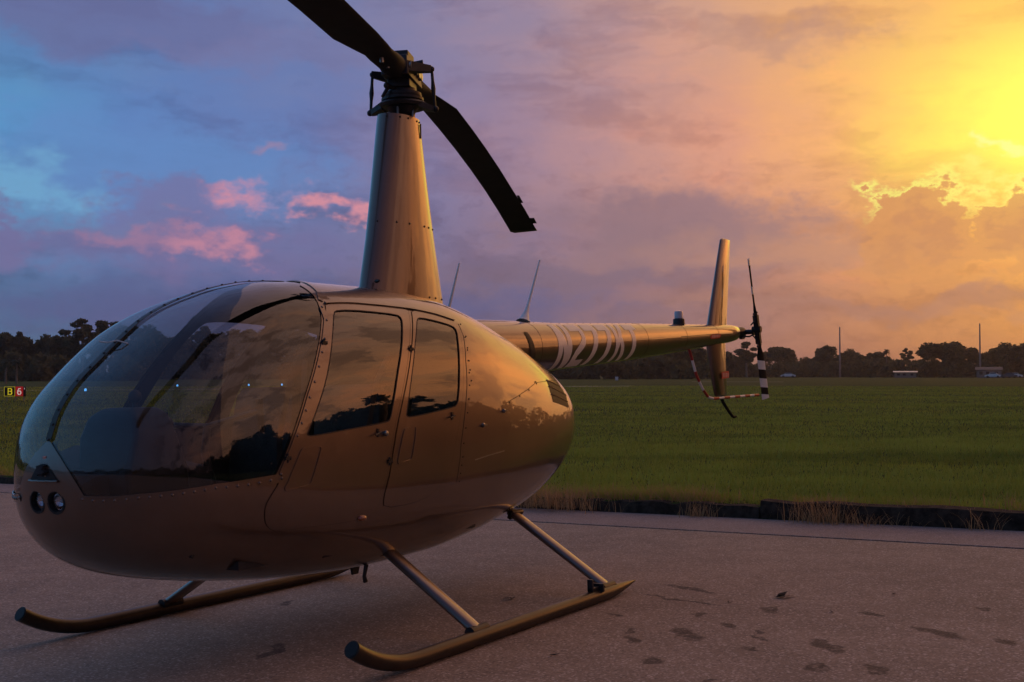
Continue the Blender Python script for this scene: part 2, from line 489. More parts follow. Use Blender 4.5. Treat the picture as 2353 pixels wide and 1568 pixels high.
def speckle_ground(name, lo, mid, hi, stains=(), grain=70.0, rough=.85, bump=.5):
    m = bpy.data.materials.new(name); m.use_nodes = True
    nt = m.node_tree; b = nt.nodes['Principled BSDF']
    g = nt.nodes.new('ShaderNodeNewGeometry'); P = g.outputs['Position']
    big = noise(nt, P, .55, 5, .6); mid_n = noise(nt, P, 3.2, 5, .6); fine = noise(nt, P, grain, 3, .6)
    vo = nt.nodes.new('ShaderNodeTexVoronoi'); vo.inputs['Scale'].default_value = grain * 1.15
    nt.links.new(P, vo.inputs['Vector'])
    sepc = nt.nodes.new('ShaderNodeSeparateColor'); nt.links.new(vo.outputs['Color'], sepc.inputs[0])
    pick = E(sepc.outputs[0], nt)
    c = mixc(nt, (big * .55 + mid_n * .45).ss(.36, .64), tuple(v * .82 for v in lo), mid)
    cm = noise(nt, P, 17, 4, .7)
    c = mixc(nt, cm.ss(.52, .72) * .35, c, tuple(v * .55 for v in lo))
    c = mixc(nt, fine.ss(.38, .66) * .7, c, tuple(v * .5 for v in mid))
    c = mixc(nt, pick.ss(.78, .97) * .65, c, hi)
    c = mixc(nt, pick.ss(.16, .02) * .6, c, tuple(v * .35 for v in lo))
    ro = mid_n * .12 + (rough - .06)
    if stains:
        sp = nt.nodes.new('ShaderNodeSeparateXYZ'); nt.links.new(P, sp.inputs[0])
        wob = noise(nt, P, 7.0, 4, .65); wob2 = noise(nt, P, 5.1, 3, .6)
        X = E(sp.outputs[0], nt) + (wob - .5) * .2; Y = E(sp.outputs[1], nt) + (wob2 - .5) * .2
        tot = None
        for sx, sy, rx, ry, an in stains:
            dx, dy = X - sx, Y - sy
            ca, sa = math.cos(an), math.sin(an)
            q = ((dx * ca + dy * sa) / rx).sq() + ((dy * ca - dx * sa) / ry).sq()
            v = (q + (cm - .5) * 1.6).ss(1.2, .45)
            tot = v if tot is None else tot.mx(v)
        tot = tot * (fine.ss(.2, .6) * .35 + .6)
        tot = tot * (cm.ss(.30, .52) * .75 + .25)
        c = mixc(nt, tot * .95, c, (.050, .030, .021))
    nt.links.new(c, b.inputs['Base Color']); nt.links.new(ro.k, b.inputs['Roughness'])
    bp = nt.nodes.new('ShaderNodeBump'); bp.inputs['Strength'].default_value = bump; bp.inputs['Distance'].default_value = .006
    nt.links.new((fine * .6 + pick * .4).k, bp.inputs['Height']); nt.links.new(bp.outputs[0], b.inputs['Normal'])
    M[name] = m


STAINS = [(-1.0, 1.42, .30, .045, 1.05), (-.62, 1.5, .42, .03, 1.2), (-.5, 2.09, .13, .07, .4), (-.21, 1.78, .09, .05, .4), (.35, 1.61, .10, .04, .5),
          (0.0, 2.05, .10, .06, .5), (.30, 1.9, .24, .07, .7), (.31, 2.65, .22, .08, .7), (-.22, 3.04, .24, .07, .9), (-.57, 2.65, .10, .05, .6),
          (.95, 2.01, .10, .07, .3), (.76, 2.74, .13, .06, .5), (.70, 2.97, .13, .07, .5), (-.97, 3.16, .06, .03, .5), (-.12, 3.39, .09, .05, .8),
          (-.01, 1.35, .08, .03, .6), (.37, -.69, .12, .04, .4), (.52, 1.72, .12, .05, .5), (.12, 2.25, .07, .03, .2), (.5, 2.35, .07, .04, .9),
          (.25, 2.3, .12, .035, .8), (.95, 3.2, .1, .05, .3), (1.5, .2, .25, .05, .4), (1.2, 2.4, .05, .03, .2), (2.2, -1.2, .2, .05, .7)]
speckle_ground('tarmac', (.335, .228, .152), (.455, .312, .210), (.70, .54, .42), [(a, b, rx * .85, ry * .8, an) for a, b, rx, ry, an in STAINS], grain=84.0)
speckle_ground('concrete', (.31, .22, .18), (.37, .27, .222), (.52, .41, .35), grain=95, bump=.3)


def grass_ground():
    m = bpy.data.materials.new('field_grass'); m.use_nodes = True
    nt = m.node_tree; b = nt.nodes['Principled BSDF']
    g = nt.nodes.new('ShaderNodeNewGeometry'); P = g.outputs['Position']
    mp = nt.nodes.new('ShaderNodeMapping'); nt.links.new(P, mp.inputs[0])
    mp.inputs['Rotation'].default_value = (0, 0, -YAW); mp.inputs['Scale'].default_value = (1.0, .22, 1)
    band = noise(nt, mp.outputs[0], .22, 5, .62)
    mid_n = noise(nt, P, .5, 5, .6); fine = noise(nt, P, 14, 4, .65); vf = noise(nt, P, 60, 2, .6)
    c = mixc(nt, band.ss(.35, .68), (.056, .078, .012), (.092, .118, .018))
    c = mixc(nt, mid_n.ss(.45, .75) * .5, c, (.088, .104, .018))
    c = mixc(nt, (fine * .6 + vf * .4).ss(.40, .62) * .75, c, (.022, .036, .008))
    nt.links.new(c, b.inputs['Base Color']); b.inputs['Roughness'].default_value = .95
    b.inputs['Specular IOR Level'].default_value = .1
    bp = nt.nodes.new('ShaderNodeBump'); bp.inputs['Strength'].default_value = .8; bp.inputs['Distance'].default_value = .05
    nt.links.new(fine.k, bp.inputs['Height']); nt.links.new(bp.outputs[0], b.inputs['Normal'])
    M['field_grass'] = m


grass_ground()


def leafmat(name, c1, c2, c3, scale=1.0, trans=.25):
    m = bpy.data.materials.new(name); m.use_nodes = True
    nt = m.node_tree; b = nt.nodes['Principled BSDF']
    g = nt.nodes.new('ShaderNodeNewGeometry')
    n = noise(nt, g.outputs['Position'], scale, 3, .6)
    rnd = E(g.outputs['Random Per Island'], nt)
    c = mixc(nt, n.ss(.3, .7), c1, c2); c = mixc(nt, rnd * .7, c, c3)
    nt.links.new(c, b.inputs['Base Color']); b.inputs['Roughness'].default_value = .75
    b.inputs['Specular IOR Level'].default_value = .15
    tl = nt.nodes.new('ShaderNodeBsdfTranslucent'); nt.links.new(c, tl.inputs[0])
    mx = nt.nodes.new('ShaderNodeMixShader'); mx.inputs[0].default_value = trans
    o = nt.nodes['Material Output']
    nt.links.new(b.outputs[0], mx.inputs[1]); nt.links.new(tl.outputs[0], mx.inputs[2]); nt.links.new(mx.outputs[0], o.inputs[0])
    M[name] = m


leafmat('grass_blade', (.225, .285, .040), (.365, .445, .060), (.470, .450, .090), .6)


def band_grass():
    m = M['grass_blade']; nt = m.node_tree; g = [n for n in nt.nodes if n.bl_idname == 'ShaderNodeNewGeometry'][0]
    mp = nt.nodes.new('ShaderNodeMapping'); nt.links.new(g.outputs['Position'], mp.inputs[0])
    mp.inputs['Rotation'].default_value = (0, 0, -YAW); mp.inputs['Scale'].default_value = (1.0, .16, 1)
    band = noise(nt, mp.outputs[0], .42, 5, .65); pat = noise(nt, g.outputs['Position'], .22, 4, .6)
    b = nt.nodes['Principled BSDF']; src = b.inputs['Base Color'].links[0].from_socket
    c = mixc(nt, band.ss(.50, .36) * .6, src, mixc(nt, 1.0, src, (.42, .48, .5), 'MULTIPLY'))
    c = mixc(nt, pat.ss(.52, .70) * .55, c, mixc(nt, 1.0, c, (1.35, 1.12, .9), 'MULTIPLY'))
    nt.links.new(c, b.inputs['Base Color'])
    for n in nt.nodes:
        if n.bl_idname == 'ShaderNodeBsdfTranslucent': nt.links.new(c, n.inputs[0])


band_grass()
leafmat('straw', (.50, .31, .15), (.62, .41, .21), (.36, .20, .09), 2.0, .45)
leafmat('oak_leaf', (.105, .104, .052), (.130, .126, .060), (.080, .080, .042), .25, .5)
leafmat('pine_leaf', (.100, .106, .058), (.130, .134, .066), (.074, .080, .046), .25, .45)
leafmat('palm_leaf', (.050, .060, .030), (.070, .078, .038), (.036, .044, .022), .5, .2)
mat('bark', (.085, .062, .045), .9, var=.4, vscale=6, bump=.6, bscale=25)
mat('pale_bark', (.20, .165, .13), .9, var=.3, vscale=6, bump=.6, bscale=25)
mat('old_timber', (.050, .034, .025), .95, var=.6, vscale=14, bump=1.0, bscale=30, spec=.15)
mat('pole_grey', (.30, .26, .23), .7, var=.15, vscale=3)
mat('soil', (.030, .020, .014), .95, var=.4, vscale=5, bump=.6)
mat('house_wall', (.20, .17, .15), .8, var=.1)
mat('house_roof', (.10, .085, .08), .7, var=.15)
mat('white_metal', (.70, .69, .67), .4)
mat('car_white', (.62, .62, .62), .25, 0, .5)
mat('car_dark', (.03, .035, .045), .25, 0, .5)
mat('car_glass', (.02, .02, .025), .1)
mat('tyre', (.015, .015, .015), .8)
mat('sign_black', (.012, .012, .010), .4)
mat('sign_yellow', (.80, .68, .03), .5, emit=(.85, .72, .03), es=.35)
mat('sign_red', (.52, .012, .015), .5, emit=(.55, .01, .012), es=.30)
mat('sign_white', (.80, .74, .68), .5, emit=(.8, .72, .66), es=.35)
mat('lamp_blue', (.1, .35, .9), .3, emit=(.12, .45, 1.0), es=2.5)
mat('path_pale', (.32, .27, .20), .9, var=.2, vscale=2)

dd = np.concatenate([np.linspace(-60, -2, 20), np.linspace(-1.5, .0, 6), [.05, .07, .2, .5], np.linspace(1, 30, 40), np.geomspace(32, 2400, 28)])
tt = np.concatenate([-np.geomspace(2400, 45, 20), np.linspace(-42, 30, 90), np.geomspace(33, 2400, 20)])
DD, TT = np.meshgrid(dd, tt, indexing='ij')
gx, gy = edge_xy(DD, TT)
gz = field_z(gx, gy)
V = np.stack([gx, gy, gz], -1).reshape(-1, 3)
nd, ntt = len(dd), len(tt)
ii = np.arange(nd * ntt).reshape(nd, ntt)
F = np.stack([ii[:-1, :-1], ii[:-1, 1:], ii[1:, 1:], ii[1:, :-1]], -1).reshape(-1, 4)
structure(fast_mesh('ground', V, F, 'field_grass', smooth=True))


def sheet(name, d0, d1, t0, t1, m, lift=0.0, nd=6, nt_=40, thick=.12):
    mb = MB()
    ds = np.linspace(d0, d1, nd); ts = np.linspace(t0, t1, nt_)
    A, B = np.meshgrid(ds, ts, indexing='ij'); x, y = edge_xy(A, B); z = apron_z(x, y) + lift
    top = np.stack([x, y, z], -1).reshape(-1, 3); bot = top - [0, 0, thick]
    idx = lambda i, j: i * nt_ + j
    fs = [(idx(i, j), idx(i, j + 1), idx(i + 1, j + 1), idx(i + 1, j)) for i in range(nd - 1) for j in range(nt_ - 1)]
    n = len(top)
    for i in (0, nd - 1):
        for j in range(nt_ - 1): fs.append((idx(i, j), idx(i, j + 1), n + idx(i, j + 1), n + idx(i, j)))
    mb.add(np.concatenate([top, bot]), fs)
    return structure(mb.build(name, m, smooth=0))


sheet('apron', -60, -1.085, -45, 32, 'tarmac', 0, 12)
sheet('concrete_strip', -1.06, -.02, -45, 32, 'concrete', .006, 4)

# grass blades on the near field
def blades(name, n, dmin, dmax, tw, h0, h1, w, m, zoff=0.0):
    # spread inside the wedge the camera sees
    ang = rng.uniform(-R(25), R(25), n)
    rr = dmin * (dmax / dmin) ** rng.uniform(0, 1, n)
    hx = math.cos(YAW); hy = math.sin(YAW)
    x = CAM.x + rr * (hx * np.cos(ang) + hy * np.sin(ang)); y = CAM.y + rr * (hy * np.cos(ang) - hx * np.sin(ang))
    d = (x - EDGE_P[0]) * EDGE_N[0] + (y - EDGE_P[1]) * EDGE_N[1]
    k = d > .22
    x, y, rr = x[k], y[k], rr[k]; n = len(x)
    z = field_z(x, y) - .005
    cl = np.sin(x * 1.9 + np.sin(y * 1.3) * 2) * np.sin(y * 2.3 + np.sin(x * 1.1) * 2) * .5 + .5
    h = rng.uniform(h0, h1, n) * (.65 + .6 * cl); a = rng.uniform(0, 2 * np.pi, n); ln = rng.uniform(.1, .7, n) * h
    ww = w * (1 + rr / 16)
    ca, sa = np.cos(a), np.sin(a); b = rng.uniform(0, 2 * np.pi, n)
    V = np.empty((n, 3, 3))
    V[:, 0] = np.stack([x - ca * ww, y - sa * ww, z], -1); V[:, 1] = np.stack([x + ca * ww, y + sa * ww, z], -1)
    V[:, 2] = np.stack([x + np.cos(b) * ln, y + np.sin(b) * ln, z + h], -1)
    o = fast_mesh(name, V.reshape(-1, 3), np.arange(n * 3).reshape(-1, 3), m, kind='stuff')
    return o


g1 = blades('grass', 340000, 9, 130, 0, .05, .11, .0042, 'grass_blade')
g1['label'] = 'mown grass of the open field behind the timber edging'

# ------------------------------------------------------------------ timber edging, weeds
def timber(t0, t1, lift, yaw, lab, seed):
    rs = random.Random(seed); L = t1 - t0; n = 14
    rings = []
    for i in range(n + 1):
        s = i / n * L - L / 2
        w = .105 + rs.uniform(-.010, .010); h = .158 + rs.uniform(-.016, .012)
        rings.append([(-w + rs.uniform(-.004, .004), s, 0), (w + rs.uniform(-.004, .004), s, 0), (w + rs.uniform(-.006, .006), s, h * .5), (w - .012 + rs.uniform(-.008, .004), s, h), (0, s, h + rs.uniform(-.004, .01)), (-w + .012 + rs.uniform(-.004, .008), s, h), (-w, s, h * .5)])
    tm = (t0 + t1) / 2; x, y = edge_xy(.12, tm)
    o = MB().loft(rings).build('edging_timber', 'old_timber', smooth=25)
    o.location = (x, y, float(apron_z(x, y)) - .02 + lift)
    o.rotation_euler = (math.atan(TILT) + rs.uniform(-.012, .012), rs.uniform(-.06, .06), math.atan2(EDGE_E[1], EDGE_E[0]) - math.pi / 2 + yaw)
    tag(o, lab, 'timber', 'timber edging along the grass')
    return o


timber(-2.38, 2.2, .02, .006, 'raised dark edging timber right of the tail rotor, weeds spilling over it', 1)
timber(2.23, 4.9, -.01, -.004, 'dark edging timber running out at the right edge of the photo', 2)
timber(-4.6, -2.4, -.02, .004, 'low dark edging timber left of the raised one, below the tail skid', 3)
timber(-7.0, -4.62, -.04, -.01, 'dark edging timber half buried in straw beside the rear landing leg', 4)
for k in range(3):
    timber(-9.42 - k * 2.42, -7.02 - k * 2.42, -.03, .004 * (-1) ** k, 'dark edging timber in the row hidden behind the helicopter cabin', 10 + k)
timber(-19.2, -14.3, -.02, .0, 'dark edging timber seen left of the helicopter nose', 20)


def weeds(t, d, n, h, spread, lab, seed, lean=.6, zb=0.0, m='straw', tl=.25):
    r_ = np.random.default_rng(seed); vs = []; fs = []
    x0, y0 = edge_xy(d, t); z0 = float(apron_z(x0, y0)) + zb
    for i in range(n):
        ox, oy = edge_xy(r_.normal(0, spread * .35), r_.normal(0, tl)) - np.array(EDGE_P)
        hh = h * r_.uniform(.4, 1.15); a = r_.uniform(0, 2 * np.pi); w = r_.uniform(.0018, .004); ln = r_.uniform(.15, lean) * hh
        ca, sa = math.cos(a), math.sin(a)
        pts = []
        for k in range(4):
            s = k / 3; bend = ln * s ** 1.7
            pts.append((ox + ca * bend, oy + sa * bend, hh * (s - .22 * s * s * ln / hh)))
        o = len(vs)
        for k in range(4):
            ww = w * (1 - .75 * k / 3)
            vs += [(pts[k][0] - sa * ww, pts[k][1] + ca * ww, pts[k][2]), (pts[k][0] + sa * ww, pts[k][1] - ca * ww, pts[k][2])]
        fs += [(o + 2 * k, o + 2 * k + 1, o + 2 * k + 3, o + 2 * k + 2) for k in range(3)]
    o = fast_mesh('dry_weed', vs, fs, m); o.location = (x0, y0, z0)
    tag(o, lab, 'weed', 'dry weeds along the timber edging')
    return o


weeds(-1.72, .06, 420, .26, .5, 'tall straw coloured weed clump spilling over the raised edging timber', 1, .9, tl=.16)
weeds(-1.45, -.1, 160, .15, .2, 'low straw tuft at the foot of the raised timber beside the tall clump', 2, 1.6, tl=.3)
weeds(-3.0, -.04, 120, .17, .15, 'reddish brown weed tuft before the low timber under the tail rotor', 3, 1.0, tl=.12)
weeds(-3.2, .32, 130, .17, .2, 'thin pale weeds standing behind the low timber under the tail rotor', 4, .8, .12, tl=.35)
weeds(.35, .38, 170, .15, .2, 'straw fringe behind the timber near the right edge of the photo', 5, .8, .13, tl=.6)
weeds(-.35, -.1, 30, .2, .12, 'sparse bare twiggy weed in front of the timber, left of two', 6, 1.2, tl=.1)
weeds(.42, -.1, 40, .2, .12, 'sparse bare twiggy weed in front of the timber, right of two', 7, 1.2, tl=.12)
weeds(-4.75, .0, 900, .25, .5, 'heap of dry straw over the timber right of the rear landing leg', 8, 1.0, .04, tl=.32)
weeds(-5.75, .0, 900, .27, .5, 'heap of dry straw just behind the rear landing leg', 9, 1.0, .04, tl=.36)
weeds(-6.9, .05, 500, .25, .4, 'dry straw showing under the rear of the fuselage', 12, 1.0, .04, tl=.4)
weeds(-16.5, .3, 160, .2, .3, 'dry grass by the edging left of the helicopter nose', 13, 1.0, .05, tl=.9)

# ragged fringe of grass and straw hanging over the timber edge
def fringe(n, m, d0, d1, h0, h1, seed, label):
    q = np.random.default_rng(seed); t = q.uniform(-19, 5, n); d = q.uniform(d0, d1, n)
    cl = np.clip(np.sin(t * 2.1) * np.sin(t * .73 + 1) * .6 + np.sin(t * 5.3) * .25 + .45, 0, 1)
    k = q.uniform(0, 1, n) < .25 + cl; t, d, cl = t[k], d[k], cl[k]; n = len(t)
    x, y = edge_xy(d, t); z = apron_z(x, y) + np.where(d < .2, .10, .105)
    h = q.uniform(h0, h1, n) * (.5 + cl * .8); a = q.uniform(0, 6.283, n); w = q.uniform(.002, .0045, n); b = q.uniform(0, 6.283, n); ln = h * q.uniform(.2, 1.0, n)
    V = np.empty((n, 3, 3)); ca, sa = np.cos(a) * w, np.sin(a) * w
    V[:, 0] = np.stack([x - ca, y - sa, z], -1); V[:, 1] = np.stack([x + ca, y + sa, z], -1)
    V[:, 2] = np.stack([x + np.cos(b) * ln + .4 * ln * -EDGE_N[0], y + np.sin(b) * ln - .4 * ln * EDGE_N[1], z + h], -1)
    o = fast_mesh('grass_fringe', V.reshape(-1, 3), np.arange(n * 3).reshape(-1, 3), m, kind='stuff'); o['label'] = label


fringe(26000, 'grass_blade', .16, .55, .06, .16, 61, 'ragged green grass creeping over the timber edging')
fringe(12000, 'straw', .10, .42, .06, .17, 62, 'dry straw blades fringing the timber edging')

# dead leaves on the apron
for i, (x, y, s, lab) in enumerate([(-.89, 2.03, .07, 'crumpled dead leaf cluster on the tarmac behind the skid, the largest'), (-.62, 1.80, .022, 'small dark crumb of leaf near the big stain'), (-.25, .55, .045, 'dark dead leaf on the tarmac inside the near skid'), (-.55, 2.42, .02, 'tiny dark leaf bit right of the big stain'), (-1.25, 2.6, .025, 'tiny dead leaf on the tarmac far right of the skid heel'), (1.05, 1.55, .03, 'dead leaf scrap near the front of the near skid')]):
    r_ = random.Random(i + 40); mb = MB()
    for k in range(6 if i in (0, 2) else 3):
        a = r_.uniform(0, 6.28); q = s * r_.uniform(.4, 1); cx, cy = r_.uniform(-s, s) * .6, r_.uniform(-s, s) * .6
        ca, sa = math.cos(a), math.sin(a)
        mb.add([(cx - ca * q, cy - sa * q, .004), (cx - sa * q * .3, cy + ca * q * .3, .003 + q * .25), (cx + ca * q, cy + sa * q, .006 + q * .3), (cx + sa * q * .3, cy - ca * q * .3, .004 + q * .1)], [(0, 1, 2), (0, 2, 3)])
    o = mb.build('dead_leaf', 'soil', smooth=0); o.location = (x, y, TILT * y)
    tag(o, lab, 'leaf', 'dead leaves on the apron')

# ------------------------------------------------------------------ far things
FPX = 2800.4


def at(px, dist):
    """ground position along the heading of a photo column, at a real distance"""
    a = math.atan((px - 1176.5) / FPX)
    h = YAW - a
    return CAM.x + dist * math.cos(h), CAM.y + dist * math.sin(h)


def heading(px): return YAW - math.atan((px - 1176.5) / FPX)


def leaf_cloud(centres, radii, per, size, seed, flat=1.0):
    r_ = np.random.default_rng(seed)
    C = np.repeat(np.asarray(centres, float), per, 0); Rr = np.repeat(np.asarray(radii, float), per)
    n = len(C)
    d = r_.normal(size=(n, 3)); d /= np.linalg.norm(d, axis=1)[:, None]
    d[:, 2] *= flat
    p = C + d * (Rr * r_.uniform(.35, 1.0, n) ** .6)[:, None]
    u = r_.normal(size=(n, 3)); u /= np.linalg.norm(u, axis=1)[:, None]
    w = np.cross(u, r_.normal(size=(n, 3))); w /= np.linalg.norm(w, axis=1)[:, None]
    s = (size * r_.uniform(.5, 1.3, n))[:, None]
    V = np.stack([p - u * s, p + w * s * .55, p + u * s, p - w * s * .55], 1).reshape(-1, 3)
    return V, np.arange(n * 4).reshape(-1, 4)


def make_tree(kind, seed):
    """unit style trees about 10 m tall; returns (crown mesh obj data, trunk mesh data)"""
    r_ = random.Random(seed); rn = np.random.default_rng(seed)
    H = 10.0; mb = MB()
    tops = []
    if kind == 'round':
        trunk = [(0, 0, -.3), (.1, 0, 1.0), (.0, .1, 2.6), (.1, 0, 4.5)]
        mb.tube(trunk, [.42, .32, .26, .16], 8)
        cs, rs_ = [], []
        for i in range(46):
            a = r_.uniform(0, 6.283); e = math.asin(r_.uniform(-.35, 1)); q = r_.uniform(.6, 1.0)
            c = (math.cos(a) * math.cos(e) * 4.3 * q, math.sin(a) * math.cos(e) * 4.3 * q, 5.1 + math.sin(e) * 3.9 * q)
            cs.append(c); rs_.append(r_.uniform(.75, 1.5))
        for c in cs[:9]:
            mb.tube([(0, 0, 2.4), (c[0] * .4, c[1] * .4, 2.6 + (c[2] - 2.6) * .55), c], [.14, .08, .03], 5)
        V, F = leaf_cloud(cs, [q * 1.15 for q in rs_], 150, .42, seed, .85)
    elif kind == 'broad':
        mb.tube([(0, 0, -.3), (.1, .05, 1.2), (.2, .0, 2.8), (0, .1, 5)], [.5, .38, .28, .14], 8)
        cs, rs_ = [], []
        for i in range(52):
            a = r_.uniform(0, 6.283); q = math.sqrt(r_.uniform(0, 1)); zz = r_.uniform(2.2, 9.2) - 2.2 * q * q
            c = (math.cos(a) * 4.6 * q + r_.uniform(-.5, .5), math.sin(a) * 4.6 * q, max(1.4, zz))
            cs.append(c); rs_.append(r_.uniform(.7, 1.35))
        for c in cs[:10]:
            mb.tube([(0, 0, 2.2), (c[0] * .45, c[1] * .45, 2.4 + (c[2] - 2.4) * .5), c], [.15, .09, .03], 5)
        V, F = leaf_cloud(cs, [q * 1.2 for q in rs_], 150, .42, seed, .75)
    elif kind == 'pine':
        mb.tube([(0, 0, -.3), (.1, 0, 3), (.05, .12, 6), (.0, 0, 9.4)], [.24, .19, .14, .05], 8)
        cs, rs_ = [], []
        for i in range(26):
            zz = r_.uniform(4.6, 9.8); q = (1.0 - abs(zz - 7.3) / 3.6) * 2.3 * r_.uniform(.5, 1.1); a = r_.uniform(0, 6.283)
            c = (math.cos(a) * q, math.sin(a) * q, zz); cs.append(c); rs_.append(r_.uniform(.45, .85))
            mb.tube([(0, 0, zz - .5), (c[0] * .6, c[1] * .6, zz - .2), c], [.06, .04, .015], 4)
        V, F = leaf_cloud(cs, [q * 1.15 for q in rs_], 130, .30, seed, .6)
    elif kind == 'bush':
        mb.tube([(0, 0, -.2), (0, .1, 1.5), (.1, 0, 4)], [.25, .2, .08], 6)
        cs = [(r_.uniform(-4, 4), r_.uniform(-3, 3), r_.uniform(.8, 7.5)) for i in range(44)]
        cs = [(c[0] * (1.15 - c[2] / 11), c[1] * (1.1 - c[2] / 11), c[2]) for c in cs]
        rs_ = [r_.uniform(.8, 1.6) for _ in cs]
        for c in cs[:8]: mb.tube([(0, 0, .8), (c[0] * .5, c[1] * .5, c[2] * .6), c], [.1, .06, .02], 5)
        V, F = leaf_cloud(cs, [q * 1.2 for q in rs_], 150, .45, seed, .8)
    lm = 'pine_leaf' if kind == 'pine' else 'oak_leaf'
    return V, F, lm, mb


PROTO = {}
for kd, sds in (('round', (1, 2, 3)), ('broad', (4, 5, 6)), ('pine', (7, 8, 9)), ('bush', (10, 11))):
    for s in sds:
        V, F, lm, mb = make_tree(kd, s)
        co = fast_mesh('crown', V, F, lm); to = mb.build('trunk', 'pale_bark' if kd == 'pine' else 'bark', smooth=60)
        PROTO.setdefault(kd, []).append((co.data, to.data))
        bpy.data.objects.remove(co); bpy.data.objects.remove(to)


def tree(px, dist, h, kind, label, k=0, wide=1.0, group=None, rot=0.0):
    x, y = at(px, dist)
    root = empty({'round': 'round_tree', 'broad': 'broad_tree', 'pine': 'pine_tree', 'bush': 'scrub_tree'}[kind], (x, y, 0), (0, 0, rot))
    root.scale = (h / 10 * wide, h / 10 * wide, h / 10)
    cr, tr = PROTO[kind][k % len(PROTO[kind])]
    for nm, me in (('crown', cr), ('trunk', tr)):
        o = bpy.data.objects.new(nm, me); COL.objects.link(o); o.parent = root
    tag(root, label, 'tree', group)
    return root


GR = 'trees along the far side of the field'
for a in [
    (1786, 420, 9.8, 'round', 'round dark tree in the far treeline just right of the tail rotor', 0, .95),
    (1858, 430, 7.2, 'bush', 'low scrubby tree between the tail rotor and the left utility pole', 0, 1.2),
    (1908, 420, 9.6, 'broad', 'broad dark tree directly behind the left utility pole', 0, 1.0),
    (1956, 425, 8.4, 'round', 'medium dark tree just right of the left utility pole', 1, .9),
    (2001, 420, 7.9, 'broad', 'rounded dark tree sloping down towards the fan palm', 1, 1.1),
    (2062, 425, 5.6, 'bush', 'low dark tree between the fan palm and the shaggy tall tree', 1, .9),
    (2084, 430, 8.6, 'pine', 'shaggy tall slim tree just right of the fan palm', 0, .8),
    (2106, 425, 5.2, 'round', 'small round tree left of the gap before the big dome tree', 2, .95),
    (2172, 400, 10.6, 'round', 'biggest dome shaped tree in the far treeline on the right', 0, 1.2),
    (2226, 405, 9.0, 'broad', 'dark tree behind the right utility pole, beside the dome tree', 2, .9),
    (2266, 410, 7.2, 'broad', 'lower dark tree right of the right utility pole', 0, .9),
    (2316, 400, 9.4, 'round', 'tall round tree near the right edge of the photo', 1, 1.15),
    (2366, 400, 10.2, 'round', 'round tree cut by the right edge of the photo', 2, 1.15),
    (1716, 380, 9.7, 'pine', 'tall loose topped tree behind the tail rotor shaft', 1, 1.1),
    (1690, 400, 7.6, 'bush', 'dark scrub tree seen between the lower tail fin and tail rotor', 0, 1.0),
    (1640, 390, 8.4, 'round', 'dark tree behind the lower tail fin', 0, 1.1),
    (1598, 380, 7.8, 'broad', 'dark tree behind the striped tail rotor guard', 1, 1.1),
    (3, 235, 9.6, 'broad', 'dark tree cut by the left edge of the photo', 2, .8),
    (32, 240, 8.8, 'round', 'rounded dark tree above the two small palms', 0, .8),
    (49, 236, 9.2, 'pine', 'thin tufted tree rising above the two small palms', 2, .7),
    (78, 240, 7.6, 'bush', 'lowest dip of the left treeline, dark scrub tree', 1, .8),
    (117, 240, 8.6, 'broad', 'dark tree midway between the small palms and the nose', 0, .8),
    (143, 238, 8.9, 'broad', 'dark tree left of the tall pines by the windshield edge', 1, .75),
    (187, 232, 11.0, 'pine', 'tall loose crowned pine left of the windshield outline, leftmost tall one', 0, 1.15),
    (222, 236, 10.9, 'pine', 'tall pine touching the windshield outline', 1, 1.1),
    (256, 238, 11.4, 'pine', 'tall pine mostly behind the windshield outline', 2, 1.15),
]:
    tree(a[0], a[1], a[2] * (1.12 if a[0] > 1500 else 1.0), a[3], a[4], a[5], a[6] * (1.25 if a[0] > 1500 else 1.1), GR, random.uniform(0, 6.28))
MID = 'wood behind the helicopter'
r_ = random.Random(5)
for px in range(290, 1590, 34):
    kd = r_.choice(['broad', 'round', 'bush', 'broad', 'pine'])
    h = r_.uniform(9.5, 12.6) if px < 700 else r_.uniform(9.5, 11.5)
    if 1040 < px < 1180: h = 14.3 if px in (1072, 1140) or px == 1106 else 12.6
    tree(px + r_.uniform(-8, 8), 285 + r_.uniform(-15, 25), h, kd, 'dark tree in the wood behind the cabin and tail boom', r_.randrange(3), r_.uniform(.95, 1.25), MID, r_.uniform(0, 6.28))
# undergrowth closing the foot of the wood, both sides
def scrub(name, segs, label, seed, hs):
    cs, rs_ = [], []; q = random.Random(seed)
    for (p0, p1, d) in segs:
        px = p0
        while px < p1:
            x, y = at(px, d + q.uniform(-10, 10)); h = q.uniform(*hs)
            for k in range(3):
                cs.append((x + q.uniform(-1.5, 1.5), y + q.uniform(-1.5, 1.5), h * (k + .4) / 3)); rs_.append(q.uniform(.8, 1.4) * hs[1] / 4)
            px += 2800 * 1.6 / d
    V, F = leaf_cloud(cs, [q * 1.2 for q in rs_], 60, .75, seed, .8)
    o = fast_mesh(name, V, F, 'oak_leaf', kind='stuff'); o['label'] = label
    return o


scrub('undergrowth', [(-60, 330, 228), (280, 1620, 276), (1560, 2420, 396), (1560, 2100, 410), (2120, 2420, 410)], 'dark undergrowth along the foot of the far trees', 3, (2.8, 5.2))
